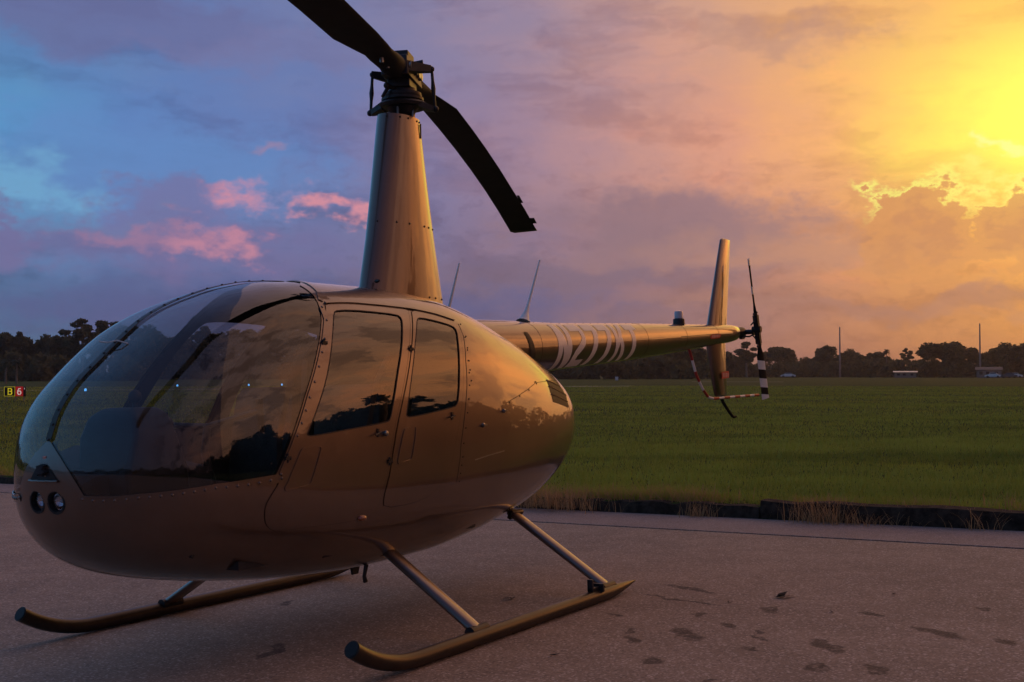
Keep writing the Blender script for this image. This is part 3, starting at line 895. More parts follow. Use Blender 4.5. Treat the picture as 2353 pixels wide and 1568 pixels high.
# woodland that goes on to the right of the view (it shows as a dark reflection on the helicopter's side)
cs, rs_ = [], []
for deg in np.arange(25, 335, .6):
    h = YAW - R(deg); d = (max(78, 330 - 8.5 * (deg - 25)) if deg < 92 else min(230, 78 + (deg - 92) * 7)) + r_.uniform(-8, 8)
    top = (10.5 + 3.5 * math.sin(deg * .31) + 2.0 * math.sin(deg * .9 + 1)) * r_.uniform(.85, 1.1)
    for k in range(5):
        cs.append((CAM.x + d * math.cos(h) + r_.uniform(-2.5, 2.5), CAM.y + d * math.sin(h) + r_.uniform(-2.5, 2.5), top * (k + .3) / 5)); rs_.append(r_.uniform(1.5, 2.6))
V, F = leaf_cloud(cs, rs_, 60, .75, 9, .8)
o = fast_mesh('woodland', V, F, 'oak_leaf', kind='stuff'); o['label'] = 'woodland continuing beyond the right of the view'


def palm(px, d, h, cr, label, seed, n=26):
    x, y = at(px, d); q = random.Random(seed)
    root = empty('palm_tree', (x, y, 0))
    MB().tube([(0, 0, -.2), (.05, 0, h * .4), (0, .04, h * .75), (0, 0, h)], [.17 * h / 5 + .05, .13, .12, .11], 8).build('trunk', 'pale_bark', root)
    vs, fs = [], []
    for i in range(n):
        a = q.uniform(0, 6.283); e = q.uniform(-.9, 1.2); L = cr * q.uniform(.75, 1.1)
        prev = None
        for k in range(5):
            s = k / 4
            p = Vector((math.cos(a) * math.cos(e) * L * s, math.sin(a) * math.cos(e) * L * s, h + math.sin(e) * L * s - .55 * L * s * s))
            w = L * .28 * (math.sin(math.pi * (.15 + .8 * s)))
            o = len(vs); sd = Vector((-math.sin(a), math.cos(a), 0)) * w
            vs += [p - sd, p + Vector((0, 0, w * .35)), p + sd]
            if prev is not None:
                fs += [(prev, prev + 1, o + 1, o), (prev + 1, prev + 2, o + 2, o + 1)]
            prev = o
    fast_mesh('crown', vs, fs, 'palm_leaf', root)
    tag(root, label, 'palm', 'palms at the field edge')


palm(14, 172, 2.6, 1.0, 'small palm with pale trunk behind the taxiway sign, left of two', 1)
palm(39, 172, 2.7, 1.1, 'small palm with pale trunk behind the taxiway sign, right of two', 2)
palm(2037, 410, 8.4, 1.5, 'tall thin fan palm standing above the far treeline', 3, 34)

for px, top, lab in ((1930, 15.6, 'tall grey utility pole rising from the far trees, left of two'), (2252, 16.2, 'tall grey utility pole rising from the far trees, right of two')):
    x, y = at(px, 392); root = empty('utility_pole', (x, y, 0))
    MB().tube([(0, 0, -.5), (0, 0, top * .5), (0, 0, top)], [.30, .24, .17], 10).build('pole', 'pole_grey', root)
    MB().tube([(0, 0, top - .02), (0, 0, top + .25)], [.09, .05], 8).build('cap', 'pole_grey', root)
    tag(root, lab, 'utility pole', 'utility poles on the right')


def house(px, d, w, dep, h, roof_mat, label, rh=1.1, off=0.0):
    x, y = at(px, d); root = empty('house', (x, y, 0), (0, 0, heading(px) + math.pi / 2 + off))
    MB().box((0, 0, h / 2), (w, dep, h)).build('wall', 'house_wall', root)
    ov = .4
    MB().add([(-w / 2 - ov, -dep / 2 - ov, h), (w / 2 + ov, -dep / 2 - ov, h), (w / 2 + ov, dep / 2 + ov, h), (-w / 2 - ov, dep / 2 + ov, h), (-w / 2 - ov, 0, h + rh), (w / 2 + ov, 0, h + rh)],
             [(0, 1, 5, 4), (2, 3, 4, 5), (0, 4, 3), (1, 2, 5), (3, 2, 1, 0)]).build('roof', roof_mat, root, smooth=0)
    for sx in (-.3, .05, .32):
        for sy in (-1, 1):
            MB().box((sx * w, sy * (dep / 2 + .02), h * .58), (w * .13, .05, h * .36)).build('window', 'car_glass', root)
    MB().box((-.12 * w, -dep / 2 - .02, h * .38), (.9, .06, h * .74)).build('door', 'white_metal', root)
    tag(root, label, 'house')


house(2080, 372, 6.0, 5, 1.6, 'white_metal', 'low house with a pale roof between the fan palm and the dome tree', .35)
house(2272, 372, 6.5, 5, 2.3, 'house_roof', 'low grey house right of the right utility pole', .8)


def car(px, d, body, label, rot, L=4.4, hz=.75):
    x, y = at(px, d); root = empty('parked_car', (x, y, 0), (0, 0, rot)); w = .86
    prof = [(-L / 2, .35), (-L / 2 + .05, .82), (-L / 2 + .5, .92), (-L * .30, .98), (-L * .16, .98 + hz * .62), (L * .14, .98 + hz * .62), (L * .27, .98), (L / 2 - .35, .84), (L / 2, .62), (L / 2, .35)]
    rings = [[(px_, s * (w - (.14 if pz > 1.1 else 0)), pz) for px_, pz in prof] for s in (-1, 1)]
    MB().loft(rings).build('body', body, root, smooth=30)
    for s in (-1, 1):
        MB().add([(-L * .27, s * (w - .02), 1.02), (L * .24, s * (w - .02), 1.02), (L * .13, s * (w - .11), 1.40), (-L * .15, s * (w - .11), 1.40)], [(0, 1, 2, 3)]).build('window', 'car_glass', root, smooth=0)
        for xx in (-L * .31, L * .31):
            MB().lathe((xx, s * (w - .18), .32), (0, s, 0), [(0, .2), (0, .32), (.2, .32), (.2, .18)], 14).build('wheel', 'tyre', root)
    tag(root, label, 'car', 'cars parked by the far trees')


car(2331, 366, 'car_white', 'white car parked by the trees at the right edge', heading(2331) + 1.5)
car(2282, 366, 'car_white', 'pale car parked beside the low grey house', heading(2282) + 1.4)
car(2318, 362, 'car_dark', 'dark car parked left of the white one at the right edge', heading(2318) + 1.6)
car(1811, 372, 'car_white', 'white car by the far trees right of the tail rotor', heading(1811) + 1.5)

x, y = at(1417, 215)
root = empty('utility_box', (x, y, 0), (0, 0, heading(1417)))
MB().box((0, 0, .42), (.4, .55, .62)).build('cabinet', 'white_metal', root, bevel=.02)
MB().box((0, 0, .05), (.3, .4, .14)).build('base', 'pole_grey', root)
tag(root, 'small white box at the field edge under the tail boom', 'utility box')

# pale taxiway strip in the field, left part
mb = MB()
pts = [at(px, d) for px, d in ((-500, 100), (700, 107), (1450, 125))]; pts2 = [at(px, d) for px, d in ((1450, 131), (700, 112), (-500, 104))]
mb.add([(p[0], p[1], .02) for p in pts + pts2], [(0, 1, 4, 5), (1, 2, 3, 4)])
structure(mb.build('taxiway', 'path_pale', smooth=0))
mb = MB(); pts = [at(px, d) for px, d in ((1590, 190), (1800, 190), (1800, 194), (1590, 194))]
mb.add([(p[0], p[1], .02) for p in pts], [(0, 1, 2, 3)]); structure(mb.build('path', 'path_pale', smooth=0))

# taxiway sign B | 6
def stroke_text(mb, strokes, ox, oz, w, h, th, y):
    for (a, b, c_, d) in strokes:
        p = Vector((ox + a * w, y, oz + b * h)); q = Vector((ox + c_ * w, y, oz + d * h))
        t = (q - p).normalized(); n = Vector((-t.z, 0, t.x)) * th / 2; p = p - t * th / 2; q = q + t * th / 2
        mb.add([p - n, q - n, q + n, p + n], [(0, 1, 2, 3)])


sx, sy = at(37, 68)
root = empty('taxiway_sign', (sx, sy, 0), (0, 0, heading(37) + math.pi / 2))
# local +x runs to the viewer's left after the half turn, so mirror x when lettering
S_W = 1.16
MB().box((.29, 0, .44), (.54, .20, .50)).build('panel', 'sign_black', root, bevel=.01)
MB().box((-.17, 0, .44), (.375, .20, .50)).build('panel', 'sign_red', root, bevel=.01)
MB().box((-.425, 0, .43), (.13, .22, .50)).build('end_cap', 'sign_black', root, bevel=.01)
for xx in (.42, .0, -.4): MB().box((xx, 0, .08), (.06, .08, .22)).build('leg', 'pole_grey', root)
fr = MB()
for (cx, cz, w_, h_) in ((.29, .675, .50, .018), (.29, .205, .50, .018), (.545, .44, .018, .48), (.045, .44, .018, .48)): fr.box((cx, .108, cz), (w_, .012, h_))
fr.build('border', 'sign_yellow', root)
B_ = [(0, 0, 0, 1), (0, 1, .75, 1), (0, .53, .75, .53), (0, 0, .8, 0), (.75, 1, .95, .85), (.95, .85, .95, .68), (.95, .68, .75, .53), (.75, .53, 1, .4), (1, .4, 1, .14), (1, .14, .8, 0)]
mb = MB(); stroke_text(mb, [(1 - a, b, 1 - c_, d) for a, b, c_, d in B_], .19, .29, .17, .30, .05, .115); mb.build('letter', 'sign_yellow', root, smooth=0)
S6 = [(.85, 1, .35, .95), (.35, .95, .05, .6), (.05, .6, .0, .25), (0, .25, .25, 0), (.25, 0, .75, 0), (.75, 0, 1, .22), (1, .22, .95, .45), (.95, .45, .7, .58), (.7, .58, .1, .52)]
mb = MB(); stroke_text(mb, [(1 - a, b, 1 - c_, d) for a, b, c_, d in S6], -.245, .29, .155, .30, .048, .115); mb.build('numeral', 'sign_white', root, smooth=0)
mb = MB(); stroke_text(mb, [(0, 0, 0, 1)], -.415, .56, .1, .05, .03, .122); mb.build('mark', 'sign_white', root, smooth=0)
tag(root, 'taxiway sign with yellow B on black and white 6 on red', 'sign')

for px, d, lab in ((197, 82, 'blue taxiway edge light, the lowest and leftmost'), (408, 108, 'blue taxiway edge light seen through the middle of the windshield'), (572, 112, 'brightest blue taxiway edge light seen through the cabin'), (648, 114, 'blue taxiway edge light seen nearest the door post')):
    x, y = at(px, d); root = empty('taxiway_light', (x, y, 0))
    MB().tube([(0, 0, -.05), (0, 0, .24)], [.04, .03], 8).build('stake', 'pole_grey', root)
    MB().lathe((0, 0, .24), (0, 0, 1), [(0, .05), (.02, .075), (.13, .07), (.17, .03)], 12).build('lens', 'lamp_blue', root)
    tag(root, lab, 'light', 'blue lights along the taxiway')

# ------------------------------------------------------------------ evening haze over the field
def build_haze():
    m = bpy.data.materials.new('haze_air'); m.use_nodes = True; nt = m.node_tree; nt.nodes.clear()
    v = nt.nodes.new('ShaderNodeVolumePrincipled'); v.inputs['Color'].default_value = (.86, .80, .76, 1)
    v.inputs['Density'].default_value = .00024; v.inputs['Anisotropy'].default_value = .55
    o = nt.nodes.new('ShaderNodeOutputMaterial'); nt.links.new(v.outputs[0], o.inputs['Volume'])
    M['haze_air'] = m
    b = MB().box((CAM.x, CAM.y, 11.0), (5400, 5400, 26)).build('haze', 'haze_air', smooth=0, kind='stuff')
    return b


build_haze()

# ------------------------------------------------------------------ helicopter
heli = empty('helicopter', (0, 0, 0), (TILT, 0, 0))
tag(heli, 'bronze four seat light helicopter parked on the apron, nose to the left', 'helicopter')

# fuselage surface: superelliptic sections along x, nose at +x, left side at +y
def pchip(xs, ys):
    xs = np.array(xs, float); ys = np.array(ys, float); h = np.diff(xs); d = np.diff(ys) / h; m = np.zeros_like(ys)
    for i in range(1, len(xs) - 1):
        if d[i - 1] * d[i] > 0:
            w1 = 2 * h[i] + h[i - 1]; w2 = h[i] + 2 * h[i - 1]; m[i] = (w1 + w2) / (w1 / d[i - 1] + w2 / d[i])
    m[0] = d[0]; m[-1] = d[-1]
    def f(x):
        x = np.asarray(x, float); i = np.clip(np.searchsorted(xs, x) - 1, 0, len(xs) - 2); t = (x - xs[i]) / h[i]
        return (2 * t ** 3 - 3 * t ** 2 + 1) * ys[i] + (t ** 3 - 2 * t ** 2 + t) * h[i] * m[i] + (-2 * t ** 3 + 3 * t ** 2) * ys[i + 1] + (t ** 3 - t ** 2) * h[i] * m[i + 1]
    return f


XN, XA = 2.69, -1.80
def x_of(u): return (XN + XA) / 2 + (XN - XA) / 2 * np.cos(np.pi * np.asarray(u, float))
def u_of(x): return np.arccos(np.clip((np.asarray(x) - (XN + XA) / 2) / ((XN - XA) / 2), -1, 1)) / np.pi
def tab(t): return pchip(u_of([a for a, _ in t]), [b for _, b in t])
ZT=[(2.69,.955),(2.675,1.05),(2.651,1.116),(2.614,1.208),(2.557,1.294),(2.489,1.367),(2.387,1.45),(2.262,1.55),(2.151,1.632),(2.007,1.707),(1.858,1.763),(1.648,1.825),(1.425,1.865),(1.127,1.883),(.6,1.885),(.2,1.865),(-.2,1.80),(-.6,1.70),(-1.0,1.57),(-1.3,1.46),(-1.6,1.33),(-1.74,1.21),(-1.80,1.06)]
ZB=[(2.69,.955),(2.675,.83),(2.65,.73),(2.6,.65),(2.5,.56),(2.35,.49),(2.1,.43),(1.8,.385),(1.4,.345),(.9,.325),(.4,.335),(0,.37),(-.4,.425),(-.8,.495),(-1.1,.57),(-1.35,.66),(-1.6,.81),(-1.74,.94),(-1.80,1.06)]
HW=[(2.69,0),(2.675,.13),(2.65,.215),(2.6,.315),(2.5,.435),(2.35,.525),(2.1,.59),(1.8,.63),(1.4,.645),(.9,.65),(.4,.65),(0,.64),(-.4,.605),(-.8,.55),(-1.1,.485),(-1.35,.415),(-1.6,.30),(-1.74,.18),(-1.80,0)]
ZW=[(2.69,.955),(2.5,.92),(2.1,.88),(1.4,.85),(.4,.9),(-.4,.96),(-1.1,1.02),(-1.80,1.06)]
NTP=[(2.69,2),(2.6,2.3),(2.5,2.5),(2.1,2.6),(1.6,2.6),(1.0,2.7),(.2,2.7),(-.6,2.4),(-1.80,2.2)]
NBP=[(2.69,2),(2.5,2.2),(2.1,2.4),(1.6,2.7),(.5,3.0),(-.6,2.8),(-1.3,2.5),(-1.80,2.1)]
SF = dict(zt=tab(ZT), zb=tab(ZB), hw=tab(HW), zw=tab(ZW), nt=tab(NTP), nb=tab(NBP))


def surf(u, th):
    u, th = np.broadcast_arrays(np.asarray(u, float), np.asarray(th, float))
    zt, zb, hw, zw, nt_, nb_ = [SF[k](u) for k in ('zt', 'zb', 'hw', 'zw', 'nt', 'nb')]
    zw = np.minimum(np.maximum(zw, zb), zt); n = np.where(th > 0, nt_, nb_)
    c = np.cos(th); s = np.sin(th); r = (np.abs(c) ** n + np.abs(s) ** n) ** (-1 / n)
    return np.stack([x_of(u), hw * c * r, zw + np.where(th > 0, zt - zw, zw - zb) * s * r], -1)


def snorm(u, th):
    u = np.clip(np.asarray(u, float), .004, .996); th = np.asarray(th, float); e = 2e-3
    a = surf(u + e, th) - surf(u - e, th); b = surf(u, th + e) - surf(u, th - e)
    n = np.cross(a, b); n /= np.maximum(np.linalg.norm(n, axis=-1), 1e-12)[..., None]
    P = surf(u, th); c = np.stack([P[..., 0] * 0, P[..., 1] * 1.0, P[..., 2] - 1.0], -1)
    s = np.sign((n * c).sum(-1)); s[s == 0] = 1
    return n * s[..., None]


PICK = {
    'fwin': [(0.3766, 0.8456), (0.3829, 0.8624), (0.417, 0.8569), (0.4548, 0.8405), (0.4583, 0.8134), (0.4532, 0.7515), (0.4389, 0.6021), (0.4267, 0.4823), (0.4151, 0.3333), (0.4102, 0.2678), (0.4061, 0.2547), (0.3611, 0.2414), (0.3145, 0.2263), (0.3095, 0.2352), (0.3108, 0.248), (0.3236, 0.3485), (0.3395, 0.4798), (0.3521, 0.6041), (0.366, 0.7456)],
    'rwin': [(0.4786, 0.8098), (0.4844, 0.824), (0.5039, 0.8095), (0.5264, 0.7845), (0.5291, 0.7501), (0.5219, 0.6541), (0.513, 0.5105), (0.5048, 0.355), (0.5015, 0.3066), (0.4966, 0.2881), (0.4588, 0.271), (0.4356, 0.2648), (0.4306, 0.2734), (0.4319, 0.2959), (0.4417, 0.4394), (0.4573, 0.6182), (0.4709, 0.7431)],
    'fdoor': [(0.3745, 0.9256), (0.4097, 0.9274), (0.4436, 0.9184), (0.4772, 0.9032), (0.4686, 0.7981), (0.4561, 0.6728), (0.4412, 0.519), (0.4269, 0.3668), (0.4158, 0.235), (0.4071, 0.0727), (0.4007, -0.087), (0.3961, -0.2123), (0.3895, -0.3707), (0.3588, -0.3988), (0.3286, -0.4106), (0.2994, -0.4297), (0.2794, -0.4626), (0.2678, -0.4236), (0.2614, -0.3465), (0.2601, -0.2086), (0.2665, -0.102), (0.2783, 0.0573), (0.2938, 0.2147), (0.3096, 0.3633), (0.3295, 0.5313), (0.3465, 0.665), (0.3593, 0.7679), (0.3683, 0.861)],
    'rdoor': [(0.4802, 0.9), (0.5116, 0.8756), (0.535, 0.8409), (0.5368, 0.7861), (0.528, 0.6565), (0.5182, 0.4929), (0.5102, 0.3365), (0.5026, 0.2022), (0.4919, 0.0204), (0.4785, -0.1818), (0.4601, -0.2957), (0.436, -0.3273), (0.3993, -0.3167), (0.3984, -0.2153), (0.4028, -0.09), (0.4093, 0.0713), (0.418, 0.2339), (0.4291, 0.366), (0.4434, 0.5186), (0.4584, 0.6728), (0.4709, 0.7986)],
    'ws': [(0.3653, 1.2465), (0.3751, 1.1785), (0.3717, 1.0259), (0.3682, 0.9402), (0.3635, 0.8633), (0.358, 0.799), (0.3462, 0.6912), (0.3297, 0.5544), (0.3121, 0.4138), (0.293, 0.2378), (0.2821, 0.1347), (0.2729, 0.0504), (0.2054, 0.0056), (0.121, -0.1472), (0.0744, -0.2742), (0.061, -0.3275), (0.0568, -0.2567), (0.0527, -0.1779), (0.0489, -0.0853), (0.0454, 0.0315), (0.0422, 0.1864), (0.0398, 0.3652), (0.0385, 0.5653), (0.0387, 0.7782), (0.0404, 0.9912), (0.0438, 1.1922), (0.0487, 1.3725)],
    'post': [(0.3675, 0.8924), (0.3632, 0.7965), (0.3514, 0.6881), (0.3349, 0.551), (0.3173, 0.4107), (0.2983, 0.2352), (0.2873, 0.133), (0.2781, 0.0494), (0.2785, 0.0296), (0.2053, -0.0345), (0.1214, -0.1979), (0.0611, -0.4041)],
    'vent': [(0.0096, 1.5708), (0.0096, 1.5053), (0.0186, 0.5571), (0.0213, 0.1392), (0.0271, -0.1585), (0.0068, -1.477), (0.0061, -1.57), (0.001, 1.5708)],
    'lightR': [(0.0371, -1.0489)],
    'lightL': [(0.0333, -1.57)],
    'fpocket': [(0.3011, 0.1587), (0.3039, 0.1726), (0.3228, 0.1788), (0.3253, 0.1682), (0.3242, 0.1502), (0.3124, 0.0043), (0.3088, -0.0272), (0.284, -0.0644), (0.2818, -0.0491), (0.2832, -0.0122)],
    'rpocket': [(0.4261, 0.2027), (0.4293, 0.2125), (0.4404, 0.2178), (0.4429, 0.2085), (0.4356, 0.0595), (0.4325, 0.0461), (0.4186, 0.0414), (0.4163, 0.0508)],
    'seam1': [(0.539, 0.8144), (0.5361, 0.714), (0.5253, 0.5484), (0.5192, 0.4043), (0.5114, 0.25), (0.5034, 0.0806), (0.496, -0.2248)],
    'seam2': [(0.6557, 0.644), (0.665, 0.6029), (0.6585, 0.4821), (0.6589, 0.4638), (0.6336, 0.3929), (0.6088, 0.3377), (0.5838, 0.2925)],
    'seam3': [(0.6593, 0.4684), (0.6855, 0.5062), (0.7123, 0.5526), (0.751, 0.6359)],
    'seam4': [(0.6533, 0.6559), (0.6773, 0.6318), (0.7156, 0.6541), (0.7465, 0.61)],
    'seam5': [(0.5234, -0.0501), (0.5458, -0.0397), (0.5727, -0.0394)],
    'louver1': [(0.7605, 0.683), (0.7924, 0.7978), (0.8263, 0.5996), (0.8303, 0.5787)],
    'louver2': [(0.7609, 0.6056), (0.7734, 0.6526), (0.8323, 0.5578), (0.8363, 0.4848), (0.755, 0.5101)],
    'louver3': [(0.7568, 0.4846), (0.7648, 0.5012), (0.8363, 0.4743), (0.8403, 0.3596), (0.7525, 0.3807)],
    'lv1': [(0.7033, 0.5471), (0.7596, 0.5604), (0.7764, 0.4685), (0.703, 0.4869)],
    'lv2': [(0.7023, 0.4739), (0.7802, 0.4569), (0.7742, 0.3591), (0.7019, 0.3996)],
    'lv3': [(0.7031, 0.3863), (0.7759, 0.3491), (0.7726, 0.2552), (0.7039, 0.3025)],
    'latchF': [(0.3933, 0.2086)],
    'knobF': [(0.4014, 0.2024)],
    'latchR': [(0.4919, 0.2415)],
    'hinge1': [(0.3489, 0.6661)],
    'hinge2': [(0.4518, 0.6124)],
    'hinge3': [(0.2857, 0.1312)],
    'hinge4': [(0.4065, 0.0632)],
    'knob1': [(0.5756, 0.239)],
    'knob2': [(0.5382, 0.167)],
    'navlight': [(0.3738, -0.3731)],
    'riv': [(0.5342, 0.7073), (0.5293, 0.6165), (0.5265, 0.5486), (0.5246, 0.4931), (0.5232, 0.4304)],
}

LU, LT = 4.6, .80                         # param -> roughly metres


def dens(poly, step=.025, closed=True):
    P = np.array(poly, float) * [LU, LT]; out = []
    n = len(P)
    for i in range(n if closed else n - 1):
        a, b = P[i], P[(i + 1) % n]; k = max(1, int(np.linalg.norm(b - a) / step))
        for j in range(k): out.append(a + (b - a) * j / k)
    if not closed: out.append(P[-1])
    return np.array(out)


def rounded(poly, it=2):
    P = np.array(poly, float)
    for _ in range(it):
        Q = []
        for i in range(len(P)):
            a, b = P[i], P[(i + 1) % len(P)]; Q += [a * .75 + b * .25, a * .25 + b * .75]
        P = np.array(Q)
    return P


def inset(P, d):
    n = len(P); a = np.roll(P, 1, 0); b = np.roll(P, -1, 0); t = b - a; t /= np.linalg.norm(t, axis=1)[:, None]
    nn = np.stack([-t[:, 1], t[:, 0]], 1)
    area = .5 * np.sum(P[:, 0] * np.roll(P[:, 1], -1) - np.roll(P[:, 0], -1) * P[:, 1])
    return P + nn * d * (1 if area > 0 else -1)


def inside(P, q):
    x, y = q[:, 0], q[:, 1]; r = np.zeros(len(q), bool); n = len(P); j = n - 1
    for i in range(n):
        xi, yi = P[i]; xj, yj = P[j]
        c = ((yi > y) != (yj > y)) & (x < (xj - xi) * (y - yi) / ((yj - yi) if yj != yi else 1e-12) + xi)
        r ^= c; j = i
    return r


HP = math.pi / 2
# windshield pane closes along the centre line
ws = [tuple(p) for p in PICK['ws'] if p[1] < 1.44]
ws_aft = [(u_of(1.15), HP), (u_of(1.16), 1.44), (u_of(1.19), 1.32)]
seam_us = [float(u_of(x)) for x in (2.655, 2.6, 2.5, 2.35, 2.15, 1.9, 1.6, 1.3)]
ws_poly = [(float(a), b) for a, b in ws_aft] + [p for p in ws[1:]] + [(u, HP) for u in seam_us]
# vent opening and lamp wells, defined on the nose
REG = {}
REG['front_window'] = dens(rounded(PICK['fwin'], 1))
REG['rear_window'] = dens(rounded(PICK['rwin'], 1))
REG['front_door_outer'] = dens(rounded(PICK['fdoor'], 1))
REG['front_door'] = inset(REG['front_door_outer'], .0036)
REG['rear_door_outer'] = dens(rounded(PICK['rdoor'], 1))
REG['rear_door'] = inset(REG['rear_door_outer'], .0036)
REG['windshield'] = dens(ws_poly, .02)
for k_ in ('louver2', 'louver3', 'louver1'): pass


def inv_yz(y, z, right=True):
    """front-of-nose point (u, th) for a y,z on the nose cap"""
    best = None
    U, T = np.meshgrid(np.linspace(.001, .16, 220), np.linspace(-1.57, 1.57, 260), indexing='ij')
    P = surf(U, T); d = (P[..., 1] - y) ** 2 + (P[..., 2] - z) ** 2
    i = np.unravel_index(d.argmin(), d.shape); return U[i], T[i]


def nose_ring(cy, cz, r, n=22):
    return [inv_yz(cy + r * math.cos(2 * math.pi * k / n), cz + r * math.sin(2 * math.pi * k / n)) for k in range(n)]


LAMP_Y, LAMP_Z, LAMP_R = .060, .842, .047
REG['lamp'] = np.array(nose_ring(LAMP_Y, LAMP_Z, LAMP_R)) * [LU, LT]
vent = [inv_yz(*p) for p in ((0.0, .982), (.045, .982), (.07, .958), (.088, .933), (.045, .931), (0.0, .931))]
vent = [(float(a), HP if i == 0 else (float(b))) for i, (a, b) in enumerate(vent)]

nu, nth = 150, 60
gu = np.linspace(.003, .997, nu); gt = np.linspace(-HP, HP, nth)
GU, GT = np.meshgrid(gu, gt, indexing='ij')
pts = [tuple(p) for p in np.stack([GU.ravel() * LU, GT.ravel() * LT], -1)]
edges = []
def add_loop(P, closed=True):
    o = len(pts); pts.extend((float(a), float(np.clip(b, -HP * LT, HP * LT))) for a, b in P); n = len(P)
    edges.extend((o + i, o + (i + 1) % n) for i in range(n if closed else n - 1))
for k_, P in REG.items(): add_loop(P)
cdt = delaunay_2d_cdt([Vector(p) for p in pts], edges, [], 0, 1e-6)
CV = np.array([tuple(v) for v in cdt[0]]); CF = np.array([tuple(f) for f in cdt[2] if len(f) == 3])
cen = CV[CF].mean(1)
reg = np.full(len(CF), 'fuselage', object)
m_ = inside(REG['windshield'], cen); reg[m_] = 'windshield'
for dn in ('front_door', 'rear_door'):
    o_ = inside(REG[dn + '_outer'], cen); i_ = inside(REG[dn], cen)
    reg[o_] = 'door_gap'; reg[i_] = dn
for wn in ('front_window', 'rear_window'): reg[inside(REG[wn], cen)] = wn
reg[inside(REG['lamp'], cen)] = 'lamp'
UV = CV / [LU, LT]
P3 = surf(UV[:, 0], UV[:, 1]); N3 = snorm(UV[:, 0], UV[:, 1])


def patch(name, key, m, parent, side=1, off=0.0, keep=None, flip=False, smooth=True):
    keys = key if isinstance(key, tuple) else (key,)
    sel = np.isin(reg, keys)
    if keep is not None: sel &= keep
    f = CF[sel]; idx, invx = np.unique(f, return_inverse=True); f = invx.reshape(-1, 3)
    v = (P3[idx] + N3[idx] * off) * [1, side, 1]; n = N3[idx] * [1, side, 1]
    # orient outwards
    fn = np.cross(v[f[:, 1]] - v[f[:, 0]], v[f[:, 2]] - v[f[:, 0]])
    bad = (fn * n[f].mean(1)).sum(1) < 0; f[bad] = f[bad][:, ::-1]
    if flip: f = f[:, ::-1]; n = -n
    o = fast_mesh(name, v, f, m, parent, smooth=True)
    o.data.normals_split_custom_set_from_vertices([tuple(a) for a in n])
    return o


# both halves of the hull in one mesh
def both(name, key, m, parent, off=0.0, keep=None, flip=False):
    a = patch(name, key, m, parent, 1, off, keep, flip); b = patch(name, key, m, parent, -1, off, keep, flip)
    va = np.array([v.co for v in a.data.vertices]); vb = np.array([v.co for v in b.data.vertices])
    fa = np.array([p.vertices[:] for p in a.data.polygons]); fb = np.array([p.vertices[:] for p in b.data.polygons])
    na = np.array([l.normal for l in a.data.corner_normals] if False else [d.vector for d in a.data.corner_normals]); nb_ = np.array([d.vector for d in b.data.corner_normals])
    for o in (a, b): me = o.data; bpy.data.objects.remove(o); bpy.data.meshes.remove(me)
    o = fast_mesh(name, np.concatenate([va, vb]), np.concatenate([fa, fb + len(va)]), m, parent, smooth=True)
    o.data.normals_split_custom_set([tuple(v) for v in np.concatenate([na, nb_])])
    return o


hull = both('fuselage', 'fuselage', 'bronze', heli)
both('door_gap_shade', 'door_gap', 'seam_brown', hull, -.004)  # recessed gap round the doors, its groove shade put into the dark colour
cx = P3[CF].mean(1)[:, 0]
both('cabin_lining', ('fuselage', 'front_door', 'rear_door', 'door_gap'), 'lining', hull, -.022, keep=(cx > -.05), flip=True)


def on_surf(u, th, off=0.0, side=1):
    p = surf(u, th) + snorm(np.array([u]), np.array([th]))[0] * off
    return Vector((p[0], p[1] * side, p[2])), Vector(tuple(snorm(np.array([u]), np.array([th]))[0] * [1, side, 1]))


def strip(mb, poly, half, off, side=1, closed=False, thick=None, step=.03):
    """a flat ribbon following a surface polyline"""
    Q = dens(poly, step, closed) / [LU, LT]
    if closed: Q = np.concatenate([Q, Q[:1]])
    P = surf(Q[:, 0], Q[:, 1]); N = snorm(Q[:, 0], Q[:, 1])
    T = np.gradient(P, axis=0); T /= np.maximum(np.linalg.norm(T, axis=1), 1e-9)[:, None]
    B = np.cross(N, T); t = thick if thick else .003
    rings = []
    for p, n, b in zip(P, N, B):
        rings.append([tuple((p - b * half + n * (off - t)) * [1, side, 1]), tuple((p - b * half + n * off) * [1, side, 1]), tuple((p + b * half + n * off) * [1, side, 1]), tuple((p + b * half + n * (off - t)) * [1, side, 1])])
    if side < 0: rings = [r[::-1] for r in rings]
    mb.loft(rings, caps=True)
    return mb


# windshield panes, frames, rivets, doors on each side
def mid_poly(key): return [tuple(p) for p in PICK[key]]


